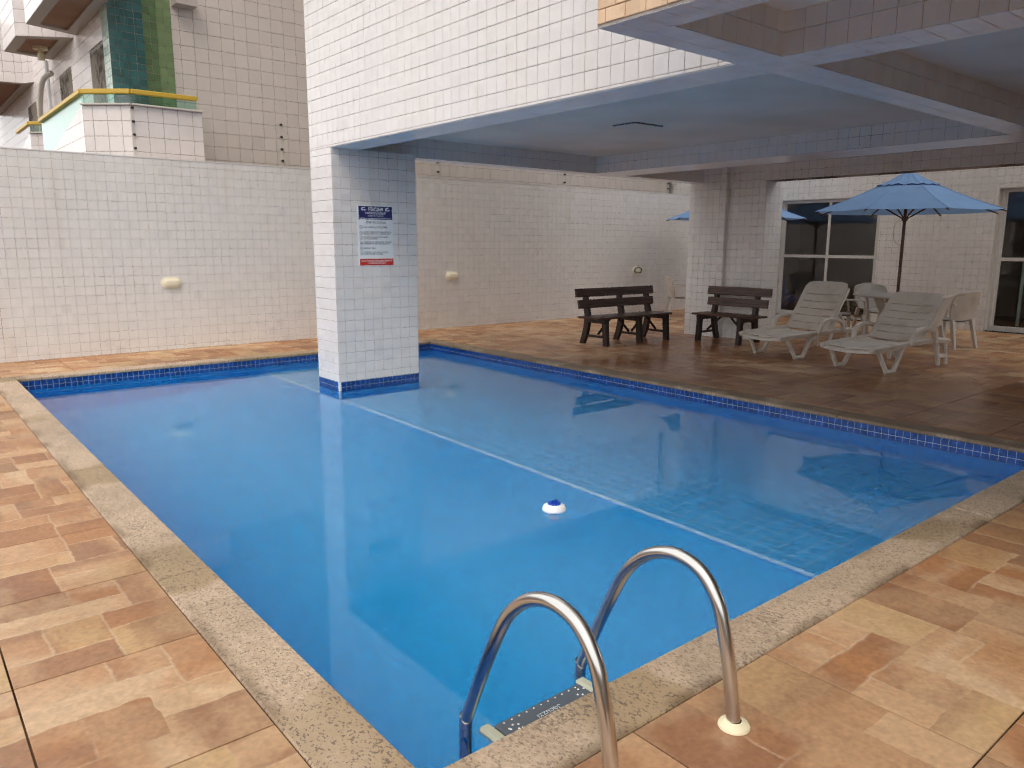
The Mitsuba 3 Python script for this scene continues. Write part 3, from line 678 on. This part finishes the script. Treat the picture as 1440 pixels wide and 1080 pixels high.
lower_balcony(0, 0, 90, 'nearest balcony with pale tiles, yellow handrail and green glass')
lower_balcony(4.45, 0.09, 20, 'second balcony further along the side with yellow handrail', True)
lower_balcony(8.3, -0.05, 0, 'farthest low balcony with yellow handrail at the left edge', True)

def upper_balcony(pts, z, label, lamp=None):
    k = num(K + '__upper_balcony'); labels[k] = {'label': label}
    P = sg.Polygon(pts)
    rim = P.difference(P.buffer(-.16, join_style='mitre'))
    put(k + '__rim', extr(rim, .1, frame((0, 0, z), X_, Y_, Z_)), 'm_shutter')
    put(k + '__soffit', extr(P.buffer(-.158, join_style='mitre'), .06, frame((0, 0, z + .04), X_, Y_, Z_)), 'm_pink_soffit')
    tl = Tiles(k, 'tile', 60, 'tile_field', gap=0.006)
    beds = []
    for p, q in zip(pts, pts[1:]):
        p, q = np.array(p), np.array(q); L = np.linalg.norm(q - p)
        U = np.array([*(q - p) / L, 0]); N = np.cross(U, Z_)
        Q0 = np.array([*p, 0.])
        beds.append(extr(sg.box(0, z + .1, L, z + 1.15), .07, frame(Q0 - N * .07, U, Z_, N)))
        tl.face(Q0, U, Z_, joints(0, L, .2, 0), joints(z + .0, z + 1.15, .2, z), 'm_balcony_tile', N=N)
    put(k + '__parapet', cat_(beds), 'm_house_grout')
    tl.build()
    if lamp:
        put(k + '__lamp', cat_([lathe([(0, z + .04), (.13, z + .04), (.12, z - .0), (.03, z - .02), (.03, z - .05), (.055, z - .07), (.055, z - .17), (0, z - .18)], 16, (lamp[0], lamp[1], 0))]), 'm_cream', smooth=40)
upper_balcony([(NX, 14.39), (2.136, 14.15), (2.15, 11.9), (NX - .03, 11.5)], 4.73, 'nearest upper balcony with pink underside')
upper_balcony([(NX, 16.54), (2.10, 16.38), (2.113, 15.04), (NX, 14.57)], 4.73, 'second upper balcony with pink underside and hanging lamp', (2.56, 15.8))
upper_balcony([(NX, 24), (1.2, 24), (1.2, 19.2), (2.70, 18.9), (NX, 18.6)], 4.66, 'farthest upper balcony at the left edge', (1.9, 19.9))
put(K + '__ledge', box(3.70, 4.0, NY - .25, NY, 4.86, 5.0), 'm_shutter')
put(K + '__drain_pipe', tube([(2.76, 16.62, 2.0), (2.76, 16.62, 4.72)], .035, 10), 'm_white_plastic', smooth=50)
put(K + '__hose', tube(smooth_path([(2.74, 16.05, 4.42), (2.62, 16.25, 4.3), (2.58, 16.5, 3.9), (2.6, 16.7, 3.4), (2.62, 16.75, 2.6)]), .045, 10), 'm_resin', smooth=50)
for x, zs_, yy in ((2.83, (3.3, 3.12, 2.95, 2.77), 11.65), (5.27, (3.38, 3.19, 3.0, 2.82), NY), (8.30, (3.0, 2.83), NY), (11.55, (2.97, 2.81), NY), (15.0 - .02, (2.96, 2.84), NY)):
    for z in zs_:
        put(K + '__drain_spout', tube([(x + .07 if yy < 12 else x, yy + .02, z), (x + .07 if yy < 12 else x, yy - .05, z - .01)], .017, 8), 'm_dark', smooth=50)
    if yy > 12 or True:
        put(K + '__grout_strip', box(x + .045 if yy < 12 else x - .02, x + .095 if yy < 12 else x + .02, yy - .0065, yy, 2.5, zs_[0]), 'm_plaster')

# ------------------------------------------------------------------ sign on the pillar
k = 'pool_rules_sign'
tag(k, 'white pool rules sign with blue header and red footer on the pool pillar', 'sign')
SX, SZ, SW, SH = 4.132, 1.245, 0.445, 0.672
yb = PYF - 0.0052
def sgm(x0, x1, z0, z1, d0, d1): return box(SX + x0, SX + x1, yb - d1, yb - d0, SZ + z0, SZ + z1)
put(k + '__board', sgm(0, SW, 0, SH, 0, .004), 'm_sign_white')
put(k + '__header', sgm(.012, SW - .012, SH - .155, SH - .012, .004, .0055), 'm_sign_blue')
put(k + '__footer', sgm(.012, SW - .008, .012, .085, .004, .0055), 'm_sign_red')
put(k + '__header_line', sgm(.025, SW - .025, SH - .146, SH - .141, .0055, .0065), 'm_sign_white')
def txt(s, x, z, h, d, bold=False, center=False, fit=None):
    m = meshkit.text_mesh(s, h, 0.0008, bold)
    w = m.bounds[1][0] - m.bounds[0][0]
    if fit: m.apply_scale((fit / w, 1, 1)); w = fit
    m.apply_transform(frame((SX + x - (w / 2 if center else 0), yb - d, SZ + z), X_, Z_, -Y_)); return m
put(k + '__title', txt('PISCINA', SW / 2, SH - .062, .036, .0055, True, True, .185), 'm_sign_white')
put(k + '__subtitle', cat_([txt('HORÁRIO DE UTILIZAÇÃO', SW / 2, SH - .096, .021, .0055, True, True, .26), txt('DAS 8:00 ÀS 22:00 HORAS', SW / 2, SH - .122, .013, .0055, False, True, .19)]), 'm_sign_white')
lines = [('REGRAS DE UTILIZAÇÃO', .475, .021, .10, .25), ('UTILIZE A DUCHA ANTES DE ENTRAR', .424, .017, .065, .30),
         ('PROIBIDO ENTRAR NA PISCINA COM TRAJES', .372, .016, .065, .355), ('INADEQUADOS OU COM BRONZEADOR', .351, .016, .065, .34),
         ('PROIBIDO O CONSUMO DE ALIMENTOS', .316, .016, .065, .32), ('DENTRO DA PISCINA', .297, .016, .065, .18),
         ('CRIANÇAS SÓ PODEM USAR A PISCINA', .262, .016, .065, .36), ('ACOMPANHADAS DE UM RESPONSÁVEL', .243, .016, .065, .34),
         ('PROIBIDO FUMAR', .195, .017, .065, .15), ('PROIBIDO USO DE BOLAS E OUTROS', .148, .016, .065, .31), ('OBJETOS NA PISCINA', .128, .016, .065, .24)]
put(k + '__rules_text', cat_([txt(s, x, z, h, .004, True, False, w) for s, z, h, x, w in lines]), 'm_sign_ink')
for z in (.431, .368, .312, .256, .2, .144):
    ring = sg.Point(0, 0).buffer(.02).difference(sg.Point(0, 0).buffer(.0155)).union(sg.box(-.003, -.009, .003, .009)).union(sg.box(-.008, -.003, .008, .002))
    put(k + '__icon', extr(ring, .0008, frame((SX + .038, yb - .004, SZ + z), X_, Z_, -Y_)), 'm_sign_ink')
put(k + '__footer_text', cat_([txt('EM CASO DE EMERGÊNCIA, COMUNIQUE IMEDIATAMENTE', SW / 2, .055, .015, .0055, True, True, .39), txt('A ADMINISTRAÇÃO', SW / 2, .028, .015, .0055, True, True, .22)]), 'm_sign_white')
def swimmer(x):
    s = shapely.union_all([sg.Point(.012, .022).buffer(.008), sg.Polygon([(-.03, .004), (-.02, .02), (0, .03), (.004, .025), (-.012, .012), (.0, .004)]), sg.box(-.03, -.003, .035, .003), sg.box(-.02, -.010, .028, -.006)])
    return extr(s, .0008, frame((SX + x, yb - .0055, SZ + SH - .05), X_, Z_, -Y_))
put(k + '__swimmer_symbol', swimmer(.07), 'm_sign_white'); put(k + '__swimmer_symbol', swimmer(SW - .075), 'm_sign_white')

# ------------------------------------------------------------------ pool ladder
k = 'pool_ladder'
tag(k, 'polished steel pool ladder at the front edge of the pool', 'ladder')
prof = [(1.233, 0.0), (1.262, .18), (1.292, .31), (1.325, .40), (1.39, .47), (1.478, .493), (1.566, .474), (1.643, .425), (1.715, .34), (1.80, .17), (1.875, .0), (1.912, -.09), (1.922, -.16), (1.922, -.9)]
for x in (1.384, 1.934):
    put(k + '__rail', tube(smooth_path([(x, y, z) for y, z in prof], 10), .0225, 24), 'm_chrome', smooth=True)
    put(k + '__flange', lathe([(0.023, .022), (.030, .021), (.046, .012), (.05, .005), (.05, .0)], 32, (x, 1.233, 0.0005)), 'm_cream', smooth=50)
for n, z in enumerate((-.122, -.42, -.70)):
    st = num(k + '__step')
    y0, y1 = 1.72, 1.86
    put(st + '__tread', cb(1.46, 1.86, y0, y1, z - .03, z, .006), 'm_tread')
    put(st + '__end_cap', cat_([cb(1.405, 1.459, y0 + .01, y1 + .028, z - .035, z + .002, .014)]), 'm_tread_cap')
    put(st + '__end_cap', cat_([cb(1.861, 1.915, y0 + .01, y1 + .028, z - .035, z + .002, .014)]), 'm_tread_cap')
    if n == 0:
        tx = meshkit.text_mesh('Jacuzzi', .022, .0006, False); w = tx.bounds[1][0]
        tx.apply_transform(frame((1.66 + w / 2, y0 + .085, z), -X_, -Y_, Z_)); put(st + '__lettering', tx, 'm_tread_print')
        dots = [lathe([(0, .002), (.003, .0015), (.0034, 0)], 8, (1.49 + i * .034, y1 - .018, z)) for i in range(11)]
        dots += [lathe([(0, .002), (.0038, .0015), (.0042, 0)], 8, (xx + rng.uniform(-.01, .01), y0 + .02 + rng.random() * .09, z)) for xx in (1.475, 1.49, 1.505, 1.52, 1.80, 1.815, 1.83, 1.845) for _ in range(2)]
        tag(put(st + '__grip_dots', cat_(dots), 'm_white_plastic', smooth=50), kind='stuff')

# ------------------------------------------------------------------ chlorine floater
k = 'chlorine_floater'
tag(k, 'white floating chlorine dispenser with a blue cap', 'pool float')
c = (3.09, 3.33, ZW)
put(k + '__float_ring', lathe([(0, -.03), (.05, -.03), (.068, -.014), (.075, .004), (.074, .014), (.066, .03), (.05, .04), (.03, .042), (0, .042)], 40, c), 'm_white_plastic', smooth=45)
put(k + '__seam', lathe([(.0755, .006), (.0768, .008), (.0755, .010)], 40, c), 'm_white_plastic')
put(k + '__cap', cat_([lathe([(.042, .040), (.042, .046), (.036, .05), (.018, .05), (.018, .06), (.0, .062)], 32, c), bar((c[0] - .026, c[1], c[2] + .058), (c[0] + .026, c[1], c[2] + .058), .012, .016)]), 'm_blue_plastic', smooth=40)
put(k + '__basket', lathe([(0, -.16), (.03, -.16), (.032, -.03)], 20, c), 'm_white_plastic', smooth=40)

# ------------------------------------------------------------------ benches
def bench(M, L, legs, wood, label):
    k = num('wooden_bench'); tag(k, label, 'bench')
    D = .43
    def P(name, m, mt='m_wood_leg', sm=False): put(k + '__' + name, moved(m, M), mt, smooth=sm)
    for n in range(3):
        P('seat_slat', cb(0, L, .0 + n * .148, .14 + n * .148, .405, .435, .006), wood)
    nb = np.array([0, -math.sin(.2), math.cos(.2)])
    for z0 in (.545, .715):
        yy = .395 + (z0 - .4) * .20
        m = cbox(L + (.06 if z0 > .6 else 0), .035, .13, .006); m.apply_transform(trimesh.transformations.rotation_matrix(-.2, [1, 0, 0])); m.apply_translation((L / 2, yy, z0 + .065)); P('back_slat', m, wood)
    for x in legs:
        fp = sg.Polygon([(.0, 0), (.085, 0), (.105, .2), (.12, .40), (.03, .40), (.02, .2)])
        R = frame((x - .0225, 0, 0), Y_, Z_, X_)
        P('front_leg', extr(fp, .06, R))
        rp = sg.Polygon([(.50, 0), (.585, 0), (.54, .12), (.50, .28), (.485, .42), (.525, .62), (.555, .82), (.485, .83), (.44, .62), (.39, .42), (.405, .28), (.44, .13)])
        P('rear_leg', extr(rp, .06, R))
        P('seat_bearer', cb(x - .045, x + .058, .04, .47, .335, .40, .005))
        P('stretcher', bar((x + .008, .07, .13), (x + .008, .47, .13), .03, .035))
    for n, x in enumerate(legs):
        for s in (-1, 1):
            x2 = x + s * .30
            if 0.05 < x2 < L - .05: P('brace', bar((x + s * .03, .24, .14 if False else .16), (x2, .24, .40), .03, .03))
    return k
bench(pose(8.06, 7.80), 1.70, (.22, .97, 1.63 - .02), 'm_wood_x', 'long dark wooden bench against the rear, left of the terrace pillar')
bench(pose(9.98, 7.60, 0, -90), 1.10, (.11, .86), 'm_wood_y', 'short dark wooden bench in front of the terrace pillar')

# ------------------------------------------------------------------ sun loungers
def lounger(M, label, tilt=57):
    k = num('sun_lounger'); tag(k, label, 'sun lounger', 'white plastic sun loungers beside the pool')
    W = .74; h = W / 2
    def P(name, m, sm=35): put(k + '__' + name, moved(m, M), 'm_resin', smooth=sm)
    def strip(path, w0, w1, t, n0, sag=.012):
        """a slat across: path = (s, z) centre, direction along"""
        pass
    # seat: side rails, slats with slots
    for s in (-1, 1):
        P('side_rail', tube(smooth_path([(0.0, s * (h - .05), .285), (.03, s * (h - .035), .30), (.4, s * (h - .03), .315), (.95, s * (h - .03), .335), (1.35, s * (h - .03), .335), (1.68, s * (h - .05), .30)]), .030, 10, sq=(.9, 1.1)))
    ns = 10
    for n in range(ns):
        s0 = .0 + n * .095; s1 = s0 + .083
        xs_ = np.linspace(-h + .045, h - .045, 9); V = []; 
        for x in xs_:
            sag = .022 * (1 - (x / h) ** 2)
            zb = .315 + .018 * (s0 / .95) - sag + (-.02 if n == 0 else 0)
            bow = -.035 * (1 - (x / h) ** 2) if n == 0 else 0
            V += [(s0 + bow, x, zb), (s1, x, zb + .002), (s1, x, zb - .014), (s0 + bow, x, zb - .03 if n == 0 else zb - .014)]
        F = []
        for i in range(8):
            for j in range(4):
                a, b = i * 4 + j, i * 4 + (j + 1) % 4; F.append((a, b, b + 4, a + 4))
        F += [(0, 3, 2, 1), (32, 33, 34, 35)]
        P('seat_slat', trimesh.Trimesh(np.array(V), np.vstack([[f[:3], (f[0], f[2], f[3])] for f in F]), process=False), False)
    # back panel
    A = math.radians(tilt); pv = np.array([.97, 0, .335]); e = np.array([math.cos(A), 0, math.sin(A)]); nn = np.array([-math.sin(A), 0, math.cos(A)])
    R = frame(pv, Y_, e, -np.cross(e, Y_) if False else np.cross(Y_, e))
    outer = sg.Polygon([(-h + .03, 0), (h - .03, 0), (h - .035, .68), (h - .07, .755), (h - .15, .78), (0, .79), (-h + .15, .78), (-h + .07, .755), (-h + .035, .68)])
    slots = []
    for q in range(5):
        y0 = .10 + q * .115
        for a, b in ((-h + .09, -.13), (-.10, .10), (.13, h - .09)): slots.append(sg.box(a, y0, b, y0 + .014))
    sheet = outer.difference(shapely.union_all(slots))
    m = trimesh.creation.extrude_polygon(sheet, .02, engine='earcut'); m = m.subdivide_to_size(.09); v = m.vertices.copy()
    v[:, 2] += .03 * (v[:, 0] / h) ** 2 * -1 + .0; 
    # each slat bulges a little between the slots
    ph = ((v[:, 1] - .107) / .115) % 1.0
    v[:, 2] *= 1
    m.vertices = v; m.apply_transform(R); P('back', m, 25)
    for s in (-1, 1):
        o = pv + Y_ * s * (h - .045)
        P('back_rail', tube([o - nn * .02, o + e * .70 - nn * .03], .024, 8))
        P('armrest', tube(smooth_path([(.70, s * (h + .0), .32), (.73, s * (h + .015), .40), (.79, s * (h + .02), .475), (.90, s * (h + .02), .505), (1.05, s * (h + .02), .50), (1.17, s * (h + .02), .465), (1.24, s * (h + .015), .38), (1.27, s * h, .32)]), .026, 10, sq=(1.1, .9)))
        def leg(x0, xb0, xb1, x1, nm):
            y = s * (h - .06); zt = .30
            P(nm, cat_([bar((x0, y, zt), (xb0, y + s * .02, .03), .05, .05, up=(0, 1, 0), c=.012), bar((x1, y, zt), (xb1, y + s * .02, .03), .05, .05, up=(0, 1, 0), c=.012), bar((xb0 - .02, y + s * .02, .022), (xb1 + .02, y + s * .02, .022), .052, .044, c=.012)]), False)
        leg(.12, .30, .47, .66, 'front_leg')
        P('rear_leg', cat_([bar((1.42, s * (h - .06), .32), (1.48, s * (h - .045), .0), .055, .045, up=(0, 1, 0), c=.012), bar((1.62, s * (h - .06), .30), (1.66, s * (h - .045), .0), .055, .045, up=(0, 1, 0), c=.012), bar((1.44, s * (h - .05), .12), (1.65, s * (h - .05), .12), .045, .05, c=.01)]), False)
        P('back_stay', bar(pv + e * .45 + Y_ * s * .2 - nn * .03, (1.60, s * .24, .30), .03, .03, c=.006), False)
    P('cross_bar', bar((1.66, -h + .05, .29), (1.66, h - .05, .29), .05, .04, c=.01), False)
    return k
lounger(pose(9.09, 5.76, 0, -7), 'white plastic sun lounger next to the short wooden bench')
lounger(pose(8.86, 4.44, 0, -6), 'white plastic sun lounger nearest the camera, in front of the round table', 47)

# ------------------------------------------------------------------ tables, chairs, parasols
def table(x, y, label):
    k = num('plastic_table'); tag(k, label, 'table')
    put(k + '__top', lathe([(0.025, .725), (.56, .725), (.585, .718), (.59, .70), (.575, .69), (.54, .705), (.025, .705)], 48, (x, y, 0)), 'm_resin', smooth=40)
    for a in (45, 135, 225, 315):
        c_, s_ = math.cos(math.radians(a)), math.sin(math.radians(a))
        put(k + '__leg', tube([(x + .30 * c_, y + .30 * s_, .70), (x + .20 * c_, y + .20 * s_, .45), (x + .26 * c_, y + .26 * s_, .2), (x + .40 * c_, y + .40 * s_, 0)], [.06, .05, .045, .04], 8, sq=(1.3, .5)), 'm_resin', smooth=40)
def chair(x, y, deg, label, m='m_resin', grp=None):
    """monobloc armchair; local +x is where it faces"""
    k = num('plastic_chair'); tag(k, label, 'chair', grp)
    M = pose(x, y, 0, deg)
    def P(name, q, sm=35): put(k + '__' + name, moved(q, M), m, smooth=sm)
    g = np.linspace(-1, 1, 9); V = []; F = []
    for i, s in enumerate(np.linspace(-.21, .24, 7)):
        for t_ in g: V.append((s, t_ * (.22 + .03 * (s + .21)), .43 - .02 * (1 - t_ * t_) + (.0 if s < .18 else -.03 * ((s - .18) / .06))))
    for i in range(6):
        for j in range(8):
            a = i * 9 + j; F.append((a, a + 9, a + 10, a + 1))
    V = np.array(V); nV = len(V); V2 = np.vstack([V, V - [0, 0, .02]]); F = np.array(F); F2 = np.vstack([F, F[:, ::-1] + nV])
    P('seat', trimesh.Trimesh(V2, np.vstack([F2[:, [0, 1, 2]], F2[:, [0, 2, 3]]]), process=False))
    V = []
    hs = np.linspace(0, 1, 9)
    for hh in hs:
        for t_ in g:
            w = .21 + .075 * math.sin(hh * 2.2)
            z = .42 + hh * (.43 - .07 * t_ * t_)
            d = -.21 - .13 * hh - .02 * hh * hh + .11 * t_ * t_ * (0.4 + .6 * hh)
            V.append((d, t_ * w, z))
    F = []
    for i in range(8):
        for j in range(8):
            if 1 <= i <= 4 and j in (1, 3, 4, 6) and i != 0: 
                if j in (3, 4): pass
            a = i * 9 + j; F.append((a, a + 9, a + 10, a + 1))
    V = np.array(V); nV = len(V); F = np.array(F); V2 = np.vstack([V, V + [-.014, 0, 0]]); F2 = np.vstack([F, F[:, ::-1] + nV])
    P('back', trimesh.Trimesh(V2, np.vstack([F2[:, [0, 1, 2]], F2[:, [0, 2, 3]]]), process=False))
    P('back_edge', tube(smooth_path([V[0], V[36], V[72], V[74], V[76], V[78], V[80], V[44], V[8]], 5), .010, 8))
    for s in (-1, 1):
        P('armrest', tube(smooth_path([(-.27, s * .265, .66), (-.1, s * .29, .665), (.12, s * .29, .66), (.21, s * .275, .62), (.235, s * .255, .44)]), .02, 8, sq=(1.3, .7)))
        P('leg', tube([(.22, s * .235, .43), (.25, s * .255, .0)], [.032, .022], 8, sq=(1, 1)))
        P('leg', tube([(-.20, s * .21, .43), (-.30, s * .24, .0)], [.032, .022], 8, sq=(1, 1)))
    return k
def parasol(x, y, rot, label, r0=1.39):
    k = num('parasol'); tag(k, label, 'parasol')
    z0, z1, r1 = 2.03, 2.44, .40
    def panel(ra, za, rb, zb, n=8, lift=.03, m=7, wav=0.):
        V = []; F = []
        for q in range(8):
            a0, a1 = rot + q * math.pi / 4, rot + (q + 1) * math.pi / 4
            for i in range(m + 1):
                t_ = i / m
                for j in range(n + 1):
                    s = j / n
                    r = ra + (rb - ra) * t_; z = za + (zb - za) * t_
                    p0 = np.array([math.cos(a0), math.sin(a0)]) * r; p1 = np.array([math.cos(a1), math.sin(a1)]) * r
                    pp = p0 + (p1 - p0) * s; bow = 4 * s * (1 - s)
                    pp = pp * (1 - .035 * bow * (1 - t_))
                    V.append((x + pp[0], y + pp[1], z - .02 * math.sin(t_ * math.pi) * 1.0 - lift * bow * (.25 + .75 * (1 - t_)) * .35 + wav * math.sin(s * 4 * math.pi) * (1 - t_)))
            o = q * (m + 1) * (n + 1)
            for i in range(m):
                for j in range(n):
                    a = o + i * (n + 1) + j; F.append((a, a + 1, a + n + 2, a + n + 1))
        return np.array(V), np.array(F)
    put(k + '__canopy', panel(r0, z0, r1, z1), 'm_fabric', smooth=30)
    put(k + '__vent_cap', panel(.47, z1 - .012, .012, z1 + .235, 8, .02, 5, .012), 'm_fabric', smooth=30)
    V, F = panel(.47, z1 - .012, .012, z1 + .235, 8, .02, 5, .012)
    edge = np.vstack([V[q * 6 * 9: q * 6 * 9 + 9] for q in range(8)])
    put(k + '__piping', tube(np.vstack([edge, edge[:1]])[::1] + np.random.default_rng(1).normal(0, 1e-4, (73, 3)), .006, 6), 'm_piping', smooth=50)
    put(k + '__pole', tube([(x, y, 0.02), (x, y, 2.67)], .024, 14), 'm_pole_wood', smooth=50)
    put(k + '__finial', lathe([(.012, 2.665), (.03, 2.67), (.034, 2.69), (.02, 2.72), (.012, 2.735), (0, 2.74)], 16, (x, y, 0)), 'm_pole_wood', smooth=50)
    for q in range(8):
        a = rot + q * math.pi / 4; c_, s_ = math.cos(a), math.sin(a)
        put(k + '__rib', bar((x + .05 * c_, y + .05 * s_, z1 + .04), (x + (r0 + .02) * c_, y + (r0 + .02) * s_, z0 - .03), .018, .018, c=.003), 'm_pole_wood')
        put(k + '__strut', bar((x + .03 * c_, y + .03 * s_, 1.92), (x + .68 * c_, y + .68 * s_, 2.29), .014, .018, c=.003), 'm_pole_wood')
        put(k + '__seam', tube([(x + r * c_, y + r * s_, z0 + (z1 - z0) * (r0 - r) / (r0 - r1) - .02 * math.sin(math.pi * (r0 - r) / (r0 - r1)) + .003) for r in np.linspace(r0, .44, 9)], .0035, 6), 'm_seam', smooth=50)
    put(k + '__hub', lathe([(.03, 1.88), (.045, 1.89), (.045, 1.94), (.03, 1.95)], 16, (x, y, 0)), 'm_pole_wood', smooth=40)
    put(k + '__cord', tube(smooth_path([(x - .03, y + .03, 1.95), (x - .09, y + .09, 1.85), (x - .11, y + .11, 1.7), (x - .08, y + .08, 1.56), (x - .025, y + .025, 1.5), (x - .02, y + .02, 1.35)]), .005, 6), 'm_resin', smooth=50)
    put(k + '__base', lathe([(0, .14), (.03, .14), (.035, .07), (.2, .06), (.24, .03), (.24, 0)], 32, (x, y, 0.001)), 'm_resin_grey', smooth=40)
UX, UY = 12.62, 5.57
parasol(UX, UY, math.radians(1.3), 'blue parasol in full view over the round table by the glass door')
table(UX, UY, 'white plastic table under the fully visible blue parasol')
chair(UX + .62, UY + .62, 232, 'white plastic chair behind the table, facing the pool')
chair(UX - .24, UY - .90, 75, 'white plastic chair with its back right behind the nearer sun lounger')
chair(UX - .72, UY + .52, -36, 'white plastic chair left of the table, half hidden by the farther sun lounger')
chair(11.02, 4.52, 100, 'white plastic chair standing sideways at the right of the nearer sun lounger')
VX, VY = 13.72, 9.47
parasol(VX, VY, math.radians(28), 'blue parasol mostly hidden behind the terrace pillar', 1.38)
chair(13.12, 8.42, 100, 'white plastic chair between the short bench and the glass door')
chair(12.95, 10.15, -40, 'white plastic chair whose back peeks out left of the terrace pillar')

# ------------------------------------------------------------------ a fallen leaf on the wet deck
lf = sg.Polygon([(-.05, 0), (-.02, .018), (.02, .016), (.05, 0), (.02, -.016), (-.02, -.014)])
for n, (x, y, a, lab) in enumerate(((9.18, 3.47, 20, 'dry reddish leaf on the wet deck in front of the nearer sun lounger'), (9.42, 3.2, 100, 'second dry leaf lying on the wet deck, further right'))):
    m = extr(lf, .002); v = m.vertices.copy(); v[:, 2] += .012 * (v[:, 1] / .018) ** 2 + .02 * (v[:, 0] / .05) ** 2; m.vertices = v; m.apply_transform(pose(x, y, .004, a))
    tag(put('dry_leaf', m, 'm_rust', smooth=40), lab, 'leaf')
